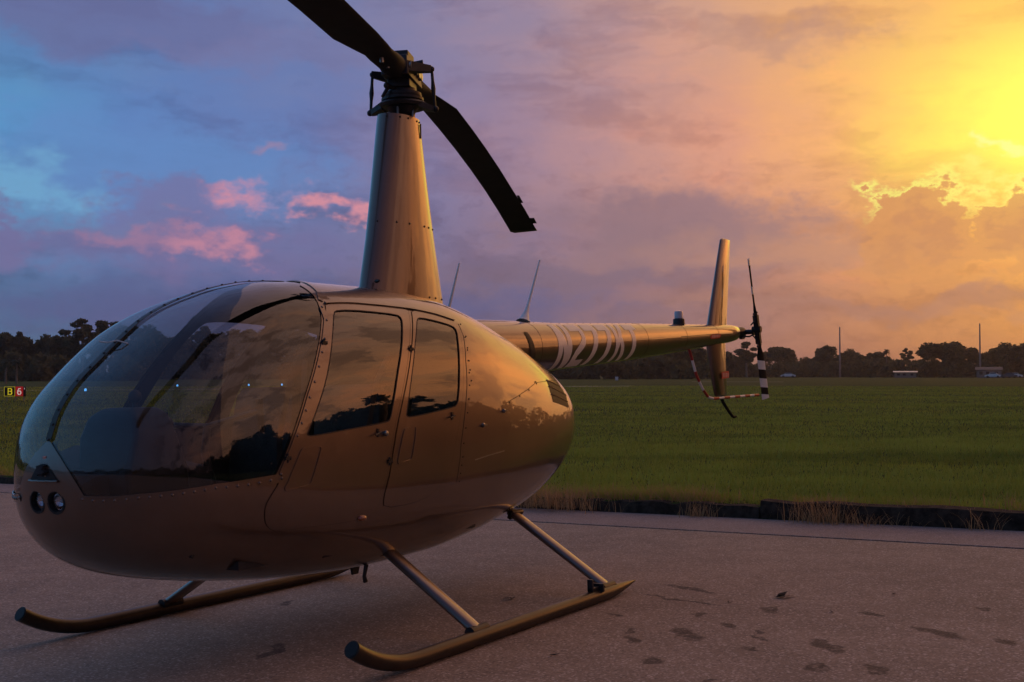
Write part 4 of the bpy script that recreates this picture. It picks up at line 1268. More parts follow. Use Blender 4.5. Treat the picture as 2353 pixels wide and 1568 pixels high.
for side in (1, -1):
    lab = None
    w = patch('windshield', 'windshield', 'screen_glass', heli, side, -.004)
    fr = MB()
    strip(fr, [p for p in PICK['post'][0:8]], .016, .0045, side)
    strip(fr, [p for p in PICK['post'][8:]], .016, .0045, side)
    strip(fr, [(float(u_of(1.15)), 1.50), (float(u_of(1.17)), 1.38), (float(u_of(1.2)), 1.25), (float(u_of(1.26)), 1.05), (float(u_of(1.32)), .95)], .014, .0045, side)
    fr.build('frame', 'bronze', w, smooth=30)
    rv = MB()
    for seg in (PICK['post'][0:8], PICK['post'][8:]):
        for q in dens(seg, .055, False) / [LU, LT]:
            p, n = on_surf(q[0], q[1], .005, side); rv.lathe(p, n, [(-.002, .0075), (.002, .0065), (.0045, .0035)], 8)
    rv.build('rivets', 'hub_metal' if False else 'bronze', w, kind='stuff')
    for dn, wn, hinges, latch, pocket in (('front_door', 'front_window', ('hinge1', 'hinge3'), 'latchF', 'fpocket'), ('rear_door', 'rear_window', ('hinge2', 'hinge4'), 'latchR', 'rpocket')):
        d = patch(dn, dn, 'bronze', heli, side, .003)
        patch('door_window', wn, 'window_glass', d, side, -.002)
        g = MB(); strip(g, REG[wn] / [LU, LT], .0028, .0040, side, True, step=.03); g.build('window_gasket', 'seam_brown', d, smooth=30)
        for hg in hinges:
            u_, t_ = PICK[hg][0]; p, n = on_surf(u_, t_, .004, side); mb = MB()
            mb.lathe(p - Vector((0, 0, .021)), (0, 0, 1), [(0, .004), (0, .006), (.042, .006), (.042, .004)], 10)
            mb.box(p + n * .002, (.038, .009, .016)); mb.ball(p + Vector((.014, 0, .006)) + n * .007, .004); mb.ball(p + Vector((-.014, 0, -.006)) + n * .007, .004)
            mb.build('hinge', 'hub_metal', d)
        u_, t_ = PICK[latch][0]; p, n = on_surf(u_, t_, .004, side); mb = MB()
        mb.box(p, (.014, .008, .042)); mb.tube([p + n * .004, p + n * .018, p + n * .020 + Vector((.045, 0, -.010))], [.005, .005, .004], 8)
        mb.build('latch', 'hub_metal', d)
        if dn == 'front_door':
            u_, t_ = PICK['knobF'][0]; p, n = on_surf(u_, t_, .003, side)
            MB().lathe(p, n, [(0, .014), (.012, .016), (.02, .012), (.022, .003)], 14).build('lock', 'steel', d)
        g = MB(); strip(g, rounded(PICK[pocket], 2), .0045, .0065, side, True, .005, .02); g.build('vent_rim', 'bronze', d, smooth=30)

# centre strip down the windshield, yaw string
cs_ = MB(); strip(cs_, [(u, HP - 1e-4) for u in seam_us] + [(float(u_of(1.15)), HP - 1e-4)], .017, .006, 1); cs_.build('windshield_strip', 'skid_paint', hull)
rv = MB()
for q in dens([(u, HP - 1e-4) for u in seam_us], .07, False) / [LU, LT]:
    p, n = on_surf(q[0], q[1], .006); rv.lathe(p, n, [(-.002, .007), (.003, .006), (.005, .003)], 8)
rv.build('strip_screws', 'hub_metal', hull, kind='stuff')
p, n = on_surf(float(u_of(2.30)), HP - .001, .012)
MB().tube([p + Vector((.02, -.06, .01)), p + Vector((.01, -.02, .004)), p + Vector((.0, .03, .012)), p + Vector((-.02, .08, -.004))], .003, 6).build('yaw_string', 'string_white', hull)
p, n = on_surf(.012, 1.3, .0)
# roof drip line, panel seams
for side in (1, -1):
    mb = MB(); strip(mb, [PICK['fdoor'][0], PICK['fdoor'][1], PICK['fdoor'][2], PICK['fdoor'][3], PICK['rdoor'][1], PICK['rdoor'][2]], .006, .010, side, thick=.012); mb.build('drip_rail', 'bronze', hull, smooth=30)
    mb = MB()
    for s_, hw_ in (('seam1', .0022), ('seam2', .0017), ('seam3', .0015)): strip(mb, PICK[s_][2:] if s_ == 'seam2' else PICK[s_], hw_, .0010, side)
    mb.build('panel_seam', 'seam_brown', hull, smooth=30)
    mb = MB(); strip(mb, PICK['seam5'], .003, .002, side); mb.build('panel_edge', 'steel', hull, smooth=30)
    rv = MB()
    for s_, st in (('seam1', .05), ('seam2', .11), ('riv', .05)):
        for q in dens(PICK[s_][2:] if s_ == 'seam2' else PICK[s_], st, False) / [LU, LT]:
            p, n = on_surf(q[0] + .004, q[1], .001, side); rv.lathe(p, n, [(-.001, .0048), (.002, .004), (.003, .0015)], 8)
    rv.build('cowl_rivets', 'hub_metal', hull, kind='stuff')
    for kn in ('knob1', 'knob2'):
        p, n = on_surf(*PICK[kn][0], .0, side); mb = MB(); mb.lathe(p, n, [(-.002, .013), (.008, .012), (.012, .004)], 12); mb.box(p + n * .014, (.035, .008, .008)); mb.build('cowl_latch', 'steel', hull)
    p, n = on_surf(*PICK['navlight'][0], .0, side)
    mb = MB(); mb.ball(p + n * .006, .022, 14, sc=(1.5, .8, .7)); mb.build('navigation_light', 'amber_lens', hull)
    # cowl louvers: three dark slots beside the boom root
    for key in ('lv1', 'lv2', 'lv3'):
        q0, q1, q2, q3 = [np.array(p) for p in PICK[key]]          # top front, top aft, bottom aft, bottom front
        V_, n_ = [], 8
        for i in range(n_ + 1):
            for k in range(4):
                a = q0 + (q1 - q0) * i / n_; b = q3 + (q2 - q3) * i / n_; c_ = b + (a - b) * k / 3
                p, nn = on_surf(c_[0], c_[1], .0022, side); V_.append(tuple(p))
        F_ = [(4 * i + k, 4 * i + k + 1, 4 * i + k + 5, 4 * i + k + 4) for i in range(n_) for k in range(3)]
        mb = MB(); mb.add(V_, F_); mb.build('cooling_louver', 'seal_black', hull, smooth=30)
        mb = MB(); mb.tube([Vector(V_[4 * i + 3]) for i in range(n_ + 1)], .005, 6); mb.build('louver_lip', 'bronze', hull)

# nose: air intake and two landing lamps
vp = [inv_yz(y_, z_) for y_, z_ in ((.048, .985), (.065, .962), (.088, .934))]
mb = MB(); rows = []
for z_, hw_ in ((.984, .046), (.972, .056), (.958, .068), (.945, .080), (.932, .090)):
    rr_ = []
    for k in range(-6, 7):
        y_ = hw_ * k / 6; u_, t_ = inv_yz(abs(y_) + 1e-4, z_); p, n = on_surf(u_, t_, .003, 1 if y_ >= 0 else -1); rr_.append(tuple(p))
    rows.append(rr_)
mb.loft(rows, caps=False, closed=False); mb.build('nose_intake', 'seal_black', hull)
mb = MB(); mb.tube([Vector(p) + Vector((.004, 0, 0)) for p in rows[-1]], .006, 8); mb.build('intake_lip', 'bronze', hull)
for side in (1, -1):
    c = Vector((2.668, side * LAMP_Y, LAMP_Z)); ax = Vector((.97, side * .06, -.10)).normalized()
    root = MB().lathe(c - ax * .06, ax, [(0, .02), (.0, LAMP_R + .003), (.055, LAMP_R + .004), (.066, LAMP_R + .006), (.066, LAMP_R - .004), (.01, LAMP_R - .006)], 28, caps=False).build('landing_light', 'seal_black', heli)
    MB().lathe(c - ax * .05, ax, [(0, .004), (.003, .016), (.010, .028), (.022, .039), (.028, .0415)], 24, caps=False).build('reflector', 'reflector', root)
    MB().ball(c - ax * .03, .009).build('bulb', 'white_paint', root)
    MB().lathe(c - ax * .012, ax, [(0, .001), (0, LAMP_R - .004), (.003, LAMP_R - .004), (.008, LAMP_R * .6), (.010, .001)], 28).build('lens', 'clear_glass', root)
MB().box((2.676, 0, 1.03), (.012, .018, .018), rot=Matrix.Rotation(.3, 3, 'Y')).build('nose_fitting', 'label_pale', hull)

# ---- cabin interior
MB().box((.95, 0, .50), (2.1, .92, .04)).build('cabin_floor', 'lining', heli)
bw = MB(); th_ = np.linspace(-HP, HP, 24)
ring = [tuple(surf(u_of(-.03), t) * [1, s, 1] * [1, .95, 1]) for s, ts in ((1, th_), (-1, th_[::-1])) for t in ts]
bw.add(ring, [tuple(range(len(ring)))]); bw.build('rear_bulkhead', 'lining', heli, smooth=0)


def cushion(mb, c, d, rot=None, r=.3):
    c = Vector(c); rings = []
    n = 20
    for k, (zz, s) in enumerate(((-.5, .86), (-.42, .97), (-.1, 1.0), (.25, 1.0), (.42, .95), (.5, .80))):
        ring_ = []
        for i in range(n):
            a = 2 * math.pi * i / n; ca, sa = math.cos(a), math.sin(a); q = (abs(ca) ** 4 + abs(sa) ** 4) ** -.25
            p = Vector((ca * q * d[0] / 2 * s, sa * q * d[1] / 2 * s, zz * d[2])); ring_.append(c + (rot @ p if rot else p))
        rings.append(ring_)
    mb.loft(rings); return mb


for (sx_, rec) in ((1.02, .16), (.12, .10)):
    for sy_ in (.30, -.30):
        st = MB(); st.box((sx_ + .22, sy_, .58), (.50, .46, .22)); o = st.build('seat', 'lining', heli, bevel=.02)
        cushion(MB(), (sx_ + .24, sy_, .73), (.50, .47, .12)).build('cushion', 'leather', o)
        rt = Matrix.Rotation(-rec, 3, 'Y')
        cushion(MB(), (sx_ - .04, sy_, 1.02), (.11, .46, .60), rt).build('backrest', 'leather', o)
        if sx_ > .5:
            MB().tube([(sx_ + .05, sy_ + .19, .80), (sx_ + .06, sy_ + .20, 1.05), (sx_ - .02, sy_ + .21, 1.34), (sx_ - .12, sy_ + .22, 1.48)], .022, 6, squash=.2).build('seat_belt', 'belt_grey', o)
b_ = MB(); b_.box((1.50, .47, .82), (.05, .035, .06), rot=Matrix.Rotation(.5, 3, 'X')); b_.build('belt_buckle', 'buckle', heli, bevel=.006)
MB().tube([(1.50, .47, .84), (1.46, .42, 1.0), (1.42, .36, 1.22), (1.36, .33, 1.45)], .02, 6, squash=.22).build('seat_belt', 'belt_grey', heli)
# instrument pedestal
pd = MB(); pd.loft([[(2.32, -.15, .50), (2.32, .13, .50), (1.90, .13, .50), (1.90, -.15, .50)], [(2.36, -.18, .95), (2.36, .15, .95), (1.98, .14, .95), (1.98, -.17, .95)], [(2.33, -.21, 1.10), (2.33, .17, 1.10), (2.06, .16, 1.10), (2.06, -.20, 1.10)], [(2.30, -.18, 1.20), (2.30, .13, 1.20), (2.08, .12, 1.20), (2.08, -.17, 1.20)], [(2.26, -.12, 1.235), (2.26, .07, 1.235), (2.10, .07, 1.235), (2.10, -.12, 1.235)]])
pd = pd.build('instrument_panel', 'panel_black', heli, bevel=.02)
for i, (yy, zz, rr_) in enumerate(((-.13, 1.15, .034), (-.055, 1.15, .034), (.02, 1.15, .034), (.09, 1.15, .034), (-.10, 1.06, .034), (-.02, 1.06, .034), (.06, 1.06, .034))):
    MB().lathe((2.085 - (1.2 - zz) * .3, yy, zz), (-1, 0, .15), [(0, rr_), (.012, rr_), (.012, rr_ - .006), (.006, rr_ - .008)], 16).build('gauge', 'hub_metal', pd)
# added dark block, darkens what shows through the far half of the windshield
MB().loft([[(1.70, -.56, .52), (1.70, .02, .52), (1.70, .02, .93), (1.70, -.57, 1.02)], [(2.10, -.52, .52), (2.10, .02, .52), (2.10, .02, .96), (2.10, -.53, 1.06)], [(2.40, -.42, .62), (2.40, .02, .60), (2.40, .02, .93), (2.40, -.42, 1.00)], [(2.54, -.30, .72), (2.54, .02, .72), (2.54, .02, .88), (2.54, -.30, .92)]]).build('footwell_dark_block', 'lining', heli, bevel=.02)
MB().ball((2.16, -.02, 1.285), .032, 12).build('compass', 'panel_black', heli)
MB().tube([(2.16, -.02, 1.23), (2.16, -.02, 1.27)], .012, 8).build('compass_stalk', 'panel_black', heli)
# cyclic: centre stick with the swinging T bar
cy_ = MB(); cy_.tube([(1.62, 0, .5), (1.66, 0, .75), (1.74, 0, 1.0), (1.72, 0, 1.13)], [.026, .022, .02, .018], 10); cy_ = cy_.build('cyclic_stick', 'panel_black', heli)
MB().tube([(1.72, -.30, 1.14), (1.72, 0, 1.13), (1.72, .34, 1.20)], .014, 8).build('cross_bar', 'panel_black', cy_)
for s_, zz in ((-.30, 1.14), (.34, 1.20)): MB().tube([(1.72, s_, zz + .06), (1.70, s_, zz - .10)], [.020, .016], 8).build('grip', 'panel_black', cy_)
MB().box((2.42, .26, .70), (.10, .12, .07), rot=Matrix.Rotation(.3, 3, 'Z')).build('fire_extinguisher_bracket', 'red_paint', heli, bevel=.015)
MB().lathe((2.40, .18, .80), (.6, .8, 0), [(0, .028), (.012, .028), (.012, .022), (0, .022)], 18).build('air_vent_ring', 'steel', heli)
for s_ in (.2, .38):
    MB().box((2.22, s_, .62), (.02, .09, .12), rot=Matrix.Rotation(-.5, 3, 'Y')).build('pedal', 'hub_metal', heli, bevel=.004)

# ---- mast fairing
def fair_section(z, xf, xr, hw, n=80):
    """blunt leading edge forward, long tapered trailing edge aft"""
    L = xf - xr; ring = []
    for i in range(n):
        a = 2 * math.pi * i / n; c = math.cos(a); s = math.sin(a)
        t = .5 - .5 * c                                   # 0 front .. 1 rear
        half = hw * (1.48 * math.sqrt(max(t, 0)) * (1 - t) ** .5 * 1.02 * (1 - .18 * t) + .12 * t * (1 - t)) * 1.25
        ring.append((xf - L * t, half * (1 if s >= 0 else -1) if abs(s) > 1e-6 else 0.0, z))
    return ring


rings = []
for z, xf, xr, hw in ((1.70, .50, -.40, .140), (1.80, .47, -.375, .140), (1.95, .435, -.34, .137), (2.2, .372, -.285, .131), (2.5, .310, -.225, .124), (2.75, .262, -.180, .118), (2.93, .228, -.152, .112), (2.975, .218, -.145, .108)):
    rings.append(fair_section(z, xf, xr, hw))
fair = MB(); fair.loft(rings, caps=False)
fair.add([(p[0] * .9, p[1] * .8, p[2] - .01) for p in rings[-1]], [tuple(range(len(rings[-1])))])
fair = fair.build('mast_fairing', 'bronze', heli, smooth=60)
rv = MB()
for zi, zz in ((1, 1.86), (3, 2.30), (6, 2.955)):
    for fr_ in (.08, .3, .42, .6, .68, .8):
        t_ = (zz - rings[0][0][2]) / (rings[-1][0][2] - rings[0][0][2])
        k0 = min(range(len(rings) - 1), key=lambda k: 0 if rings[k][0][2] <= zz <= rings[k + 1][0][2] else 9)
        w_ = (zz - rings[k0][0][2]) / (rings[k0 + 1][0][2] - rings[k0][0][2]); ki = int(fr_ * 39) + 1
        a = Vector(rings[k0][ki]).lerp(Vector(rings[k0 + 1][ki]), w_); rv.lathe(a, (0, 1, 0), [(-.002, .007), (.004, .006), (.006, .002)], 8)
rv.build('fairing_rivets', 'hub_metal', fair, kind='stuff')
for i in range(3):
    MB().box((-.06 - i * .020, .088 - i * .012, 2.90), (.005, .006, .09), rot=Matrix.Rotation(.5, 3, 'Z')).build('vent_slot', 'seal_black', fair)
mb = MB(); mb.lathe((.42, .08, 1.93), (.5, .85, 0), [(0, .01), (.02, .012), (.05, .006)], 10); mb.build('temperature_probe', 'hub_metal', fair)

# ---- rotor mast, swashplate, hub, blades
AZ = R(22.29); B1 = Vector((math.cos(AZ), math.sin(AZ), 0)); PB = Vector((-math.sin(AZ), math.cos(AZ), 0)); UPV = Vector((0, 0, 1))
ms = MB(); ms.lathe((0, 0, 2.90), (0, 0, 1), [(0, .055), (.02, .055), (.02, .036), (.36, .036), (.36, .05), (.39, .05)], 20); mast = ms.build('rotor_mast', 'hub_metal', heli)
sw = MB(); sw.lathe((0, 0, 3.045), (0, 0, 1), [(-.06, .06), (-.02, .085), (0, .10), (.0, .145), (.018, .155), (.03, .145), (.032, .115), (.045, .132), (.06, .132), (.062, .115), (.078, .122), (.092, .118), (.095, .085), (.12, .085), (.13, .062), (.2, .055)], 26)
swash = sw.build('swashplate', 'hub_metal', heli)
for s_ in (1, -1):
    d_ = PB * s_; ar = MB()
    ar.loft([[Vector((0, 0, 3.035)) + d_ * .12 + B1 * q for q in (-.08, .08)] + [Vector((0, 0, 3.075)) + d_ * .12 + B1 * q for q in (.08, -.08)], [Vector((0, 0, 3.012)) + d_ * .20 + B1 * q for q in (-.022, .022)] + [Vector((0, 0, 3.045)) + d_ * .20 + B1 * q for q in (.022, -.022)]])
    ar.ball(Vector((0, 0, 3.028)) + d_ * .21, .02)
    ar.build('swashplate_arm', 'hub_metal', swash)
for s_ in (1, -1):
    lo_ = Vector((0, 0, 3.035)) + PB * s_ * .205; hi_ = Vector((0, 0, 3.275)) + PB * s_ * .195 + B1 * s_ * .02
    pl = MB(); pl.tube([lo_, lo_.lerp(hi_, .3), lo_.lerp(hi_, .5), lo_.lerp(hi_, .7), hi_], [.009, .010, .015, .010, .009], 8); pl.ball(lo_, .017); pl.ball(hi_, .018)
    pl.build('pitch_link', 'hub_metal', heli)
    ph = MB(); ph.loft([[hi_ + B1 * q + UPV * w_ for q, w_ in ((-.02, -.02), (.02, -.02), (.02, .02), (-.02, .02))], [Vector((0, 0, 3.27)) + B1 * s_ * .16 + PB * s_ * .05 + B1 * q + UPV * w_ for q, w_ in ((-.045, -.04), (.045, -.04), (.045, .03), (-.045, .03))]])
    ph.build('pitch_horn', 'hub_metal', heli)
    sc_ = MB(); sc_.tube([Vector((0, 0, 3.15)) + B1 * s_ * .05, Vector((0, 0, 3.16)) + B1 * s_ * .11 - PB * .06, Vector((0, 0, 3.09)) + B1 * s_ * .15 - PB * .09], [.014, .016, .010], 8); sc_.ball(Vector((0, 0, 3.165)) + B1 * s_ * .12 - PB * .07, .02); sc_.build('scissor_link', 'hub_metal', swash)
for k in range(5):
    a = k * 1.256 + .3; MB().tube([(math.cos(a) * .085, math.sin(a) * .075, 2.94), (math.cos(a) * .09, math.sin(a) * .08, 3.06)], .008, 6).build('push_rod', 'steel', swash)
hb = MB()
rz = Matrix.Rotation(AZ, 3, 'Z')
hb.box((0, 0, 3.275), (.40, .17, .13), rot=rz, taper=.85); hb.box((0, 0, 3.355), (.17, .12, .07), rot=rz); hb.box((0, 0, 3.20), (.20, .14, .08), rot=rz)
hb.lathe(Vector((0, 0, 3.29)) - PB * .10, PB, [(0, .03), (0, .042), (.2, .042), (.2, .03)], 16)
hub = hb.build('rotor_hub', 'hub_metal', heli, bevel=.006)
for s_ in (1, -1):
    for q in (.08, .14):
        MB().lathe(Vector((0, 0, 3.275)) + B1 * s_ * q - PB * .078, PB, [(-.02, .018), (-.02, .026), (.176, .026), (.176, .018)], 12).build('hub_bolt', 'steel', hub)
MB().tube([Vector((0, 0, 3.33)) - PB * .02 + B1 * -.06, Vector((0, 0, 3.345)) + PB * .12 - B1 * .08], [.012, .022], 8).build('hub_cap_bolt', 'hub_metal', hub)


def blade_z(r): return 3.262 - .0138 * r * r


def blade(s_):
    d_ = B1 * s_; p_ = PB * s_                          # p_ points to the leading edge
    rings = []
    for r, lead, trail, th in ((.17, .072, -.072, .14), (.33, .075, -.080, .115), (.42, .075, -.095, .080), (.52, .07, -.10, .052), (.64, .076, -.125, .042), (.90, .082, -.172, .034), (1.5, .082, -.172, .034), (2.1, .082, -.172, .034), (2.8, .082, -.172, .033), (3.5, .082, -.172, .033), (4.2, .084, -.182, .032), (4.94, .086, -.188, .030)):
        c = d_ * r + UPV * blade_z(r); tw = R(5.5 - 1.1 * r); ring = []
        for i in range(20):
            a = 2 * math.pi * i / 20; t = .5 + .5 * math.cos(a)     # 1 lead .. 0 trail
            xx = trail + (lead - trail) * t
            if r < .45: hh = math.sin(a) * th / 2
            else: hh = math.copysign(th * (math.sqrt(max(1 - t, 0)) * 1.25 * t ** .75) * .9 + .0012, math.sin(a)) if abs(math.sin(a)) > 1e-6 else 0
            ring.append(c + p_ * (xx * math.cos(tw)) + UPV * (hh + xx * math.sin(tw)))
        rings.append(ring)
    o = MB().loft(rings).build('rotor_blade', 'rotor_black', heli, smooth=50)
    tip = []
    for r, k in ((4.94, 1.004), (5.03, .995)):
        c = d_ * r + UPV * blade_z(r); tip.append([c + p_ * xx + UPV * zz for xx, zz in ((.087, 0), (.04, .014 * k), (-.19, .002), (-.19, -.002), (.04, -.014 * k))])
    MB().loft(tip).build('tip_cap', 'skid_paint', o)
    for r0, r1 in ((4.55, 4.75), (3.72, 3.98)):
        c0 = d_ * r0 + UPV * blade_z(r0); c1 = d_ * r1 + UPV * blade_z(r1)
        MB().loft([[c + p_ * xx + UPV * zz for xx, zz in ((-.175, .002), (-.225 if r0 > 4 else -.198, .001), (-.225 if r0 > 4 else -.198, -.001), (-.175, -.002))] for c in (c0, c1)]).build('trim_tab', 'rotor_black', o)
    for q in (.26, .36, .5):
        c = d_ * q + UPV * blade_z(q); MB().lathe(c - UPV * .055, UPV, [(0, .012), (.11, .012)], 8).build('root_bolt', 'steel', o)


blade(1); blade(-1)

# ---- tail boom
BOOM = [(-.55, 1.545, .205), (-1.2, 1.56, .202), (-1.85, 1.592, .178), (-3.2, 1.660, .155), (-4.45, 1.728, .122), (-5.12, 1.768, .099), (-5.5, 1.790, .090), (-5.66, 1.800, .078), (-5.73, 1.803, .052), (-5.75, 1.803, .02)]
bz = lambda x: float(np.interp(-x, [-b[0] for b in BOOM], [b[1] for b in BOOM])); br = lambda x: float(np.interp(-x, [-b[0] for b in BOOM], [b[2] for b in BOOM]))
mb = MB(); mb.loft([[(x, r * math.cos(2 * math.pi * k / 48), z + r * math.sin(2 * math.pi * k / 48)) for k in range(48)] for x, z, r in BOOM])
boom = mb.build('tail_boom', 'bronze', heli, smooth=40)


def boom_pt(x, a, off=.0015):
    """a: angle from straight left (+y), positive up"""
    r = br(x) + off; return (x, r * math.cos(a), bz(x) + r * math.sin(a))


def boom_patch(poly, name, m, parent, off=.0018, step=.02):
    P = np.array(poly, float)                          # (x, arc metres from the side line)
    pts_ = []; n = len(P); ed = []
    for i in range(n):
        a, b = P[i], P[(i + 1) % n]; k = max(1, int(np.linalg.norm(b - a) / step))
        for j in range(k): pts_.append(tuple(a + (b - a) * j / k))
    nb2 = len(pts_); ed = [(i, (i + 1) % nb2) for i in range(nb2)]
    lo, hi = P.min(0), P.max(0)
    for xx in np.arange(lo[0] + step / 2, hi[0], step):
        for yy in np.arange(lo[1] + step / 2, hi[1], step): pts_.append((xx, yy))
    r_ = delaunay_2d_cdt([Vector(p) for p in pts_], ed, [], 0, 1e-7)
    V_ = np.array([tuple(v) for v in r_[0]]); F_ = np.array([f for f in r_[2] if len(f) == 3])
    F_ = F_[inside(np.array(pts_[:nb2]), V_[F_].mean(1))]
    vv = [boom_pt(x, y / .165, off) for x, y in V_]
    mb = MB(); mb.add(vv, [tuple(f) for f in F_]); return mb.build(name, m, parent, smooth=60)


# registration: each character a thin painted shape on the boom
G = {
    'N': [(0, 0), (.32, 0), (.32, .52), (.66, 0), (1, 0), (1, 1), (.68, 1), (.68, .48), (.34, 1), (0, 1)],
    '2': [(0, 0), (1, 0), (1, .20), (.36, .20), (.40, .30), (.92, .50), (1, .62), (1, .88), (.86, 1), (0, 1), (0, .80), (.70, .80), (.72, .64), (.64, .60), (.12, .40), (0, .28)],
    '7': [(.10, 0), (.46, 0), (1, .80), (1, 1), (0, 1), (0, .80), (.62, .80)],
    'K': [(0, 0), (.28, 0), (.28, .36), (.42, .50), (.72, 0), (1.05, 0), (.62, .64), (1, 1), (.66, 1), (.28, .60), (.28, 1), (0, 1)],
    'T': [(.33, 0), (.67, 0), (.67, .80), (1, .80), (1, 1), (0, 1), (0, .80), (.33, .80)],
}
xs_ = -1.60; H0, H1 = -.182, .180
for ch, w_, gap in (('N', .225, .035), ('2', .205, .035), ('7', .205, .035), ('7', .205, .045), ('K', .21, .04), ('T', .215, 0)):
    boom_patch([(xs_ - a * w_, H0 + (H1 - H0) * b) for a, b in G[ch]], 'registration_letter', 'letter_cream', boom)
    xs_ -= w_ + gap
lb = boom_patch([(-4.78, -.052), (-5.02, -.052), (-5.06, 0.0), (-5.02, .02), (-4.78, .02), (-4.74, -.02)], 'warning_label', 'label_red', boom, .003)
for k in range(5):
    x0 = -4.80 - k * .043; boom_patch([(x0, -.034), (x0 - .028, -.034), (x0 - .028, .004), (x0, .004)], 'label_mark', 'label_pale', lb, .0045)
# seams round the boom
sm = MB()
for x in (-1.35, -3.25, -4.15, -5.0):
    sm.tube([boom_pt(x, 2 * math.pi * k / 40, .0002) for k in range(41)], .0014, 5, caps=False)
sm.build('boom_seam', 'skid_paint', boom)
rv = MB()
for x in np.arange(-1.5, -5.5, -.13):
    p = boom_pt(x, 1.35, .0005); rv.ball(p, .003, 6)
rv.build('boom_rivets', 'skid_paint', boom, kind='stuff')
boom_patch([(-1.13, .10), (-1.18, .095), (-1.25, -.06), (-1.17, -.06)], 'intake_opening', 'seal_black', boom, .004)
# thin tail fairing line and end cap
mb = MB(); mb.tube([boom_pt(-4.0, .08, .001), boom_pt(-4.7, .10, .001), boom_pt(-5.25, .0, .001), boom_pt(-5.45, -.4, .001)], .003, 6); mb.build('cap_edge', 'skid_paint', boom)
# beacon
MB().lathe((-4.266, 0, bz(-4.266) + br(-4.266) - .004), (0, 0, 1), [(0, .055), (.05, .052), (.055, .040)], 20).build('beacon_base', 'hub_metal', heli)
MB().lathe((-4.266, 0, bz(-4.266) + br(-4.266) + .050), (0, 0, 1), [(0, .038), (.05, .040), (.068, .034), (.074, .012)], 20).build('beacon', 'beacon_lens', heli)
# whip antennas
for bx_, bz_, tx_, tz_, r0 in ((-.456, 1.80, -.60, 2.12, .008), (-1.427, bz(-1.427) + br(-1.427) - .006, -1.69, 2.23, .045)):
    mb = MB(); b0 = Vector((bx_, 0, bz_)); t0_ = Vector((tx_, 0, tz_))
    if r0 > .02: mb.tube([b0, b0.lerp(t0_, .05), b0.lerp(t0_, .16), b0.lerp(t0_, .3), t0_], [.056, .036, .017, .010, .006], 12)
    else: mb.tube([b0 - (t0_ - b0) * .15, b0, b0.lerp(t0_, .4), t0_], [.012, .010, .009, .006], 10)
    mb.build('antenna', 'white_paint', heli)
# fins
def fin(name, secs, lab=None):
    rings = []
    for z, xl, xr, th in secs:
        ring = []
        for i in range(24):
            a = 2 * math.pi * i / 24; t = .5 - .5 * math.cos(a)
            hh = th / 2 * (1.9 * math.sqrt(t) * (1 - t) + .25 * t * (1 - t)) * 1.25
            ring.append((xl + (xr - xl) * t, -.015 + math.copysign(hh, math.sin(a)) if abs(math.sin(a)) > 1e-6 else -.015, z))
        rings.append(ring)
    return MB().loft(rings).build(name, 'bronze', heli, smooth=50)


fin('vertical_stabilizer', ((1.72, -4.98, -5.46, .10), (1.88, -5.03, -5.52, .095), (2.3, -5.225, -5.61, .075), (2.735, -5.43, -5.70, .055), (2.752, -5.46, -5.70, .03)))
lf = fin('vertical_stabilizer', ((1.74, -5.0, -5.47, .10), (1.64, -5.0, -5.47, .10), (1.40, -5.06, -5.47, .09), (1.175, -5.15, -5.47, .07), (1.165, -5.17, -5.45, .04)))
lb2 = MB(); lb2.add([(-5.20, .040, 1.40), (-5.40, .036, 1.415), (-5.42, .034, 1.385), (-5.40, .036, 1.345), (-5.20, .040, 1.335)], [(0, 1, 2, 3, 4)]); lb2 = lb2.build('warning_label', 'label_red', lf, smooth=0)
for k in range(4): MB().add([(-5.225 - k * .045, .0425 - k * .001, 1.352), (-5.25 - k * .045, .0425 - k * .001, 1.355), (-5.25 - k * .045, .0425 - k * .001, 1.395), (-5.225 - k * .045, .0425 - k * .001, 1.392)], [(0, 1, 2, 3)]).build('label_mark', 'label_pale', lb2, smooth=0)
hs = []
for y_, xl, xr in ((-.05, -4.98, -5.36), (-.75, -5.02, -5.36), (-.78, -5.06, -5.34)):
    hs.append([(xl + (xr - xl) * (.5 - .5 * math.cos(2 * math.pi * i / 20)), y_, 1.745 + math.sin(2 * math.pi * i / 20) * .016) for i in range(20)])
MB().loft(hs).build('horizontal_stabilizer', 'bronze', heli)
# tail rotor guard, striped tube, and tail skid
gp = [Vector(p) for p in ((-4.484, .0, 1.625), (-4.644, .0, 1.375), (-4.795, .0, 1.238), (-4.93, .0, 1.160), (-5.03, .005, 1.147), (-5.20, .012, 1.148), (-5.5, .03, 1.153), (-5.9, .05, 1.158), (-6.18, .06, 1.162))]
L_ = [0]
for a, b in zip(gp, gp[1:]): L_.append(L_[-1] + (b - a).length)
def gat(s):
    for i in range(len(gp) - 1):
        if s <= L_[i + 1] or i == len(gp) - 2: return gp[i].lerp(gp[i + 1], (s - L_[i]) / (L_[i + 1] - L_[i]))
gd = MB().tube([gat(L_[-1] * i / 40) for i in range(41)], .0125, 10).build('tail_rotor_guard', 'white_paint', heli)
nst = 8; step_ = L_[-1] / (2 * nst - 1)
for k in range(nst):
    s0 = 2 * k * step_; MB().tube([gat(s0 + step_ * j / 5) for j in range(6)], .0142, 10).build('red_band', 'guard_red', gd)
MB().tube([(-5.30, -.015, 1.17), (-5.33, -.01, 1.11), (-5.39, 0, 1.055), (-5.48, 0, 1.0), (-5.56, 0, .958), (-5.60, 0, .948), (-5.655, 0, .952)], [.018, .017, .016, .015, .015, .014, .012], 10).build('tail_skid', 'stripe_black', heli)
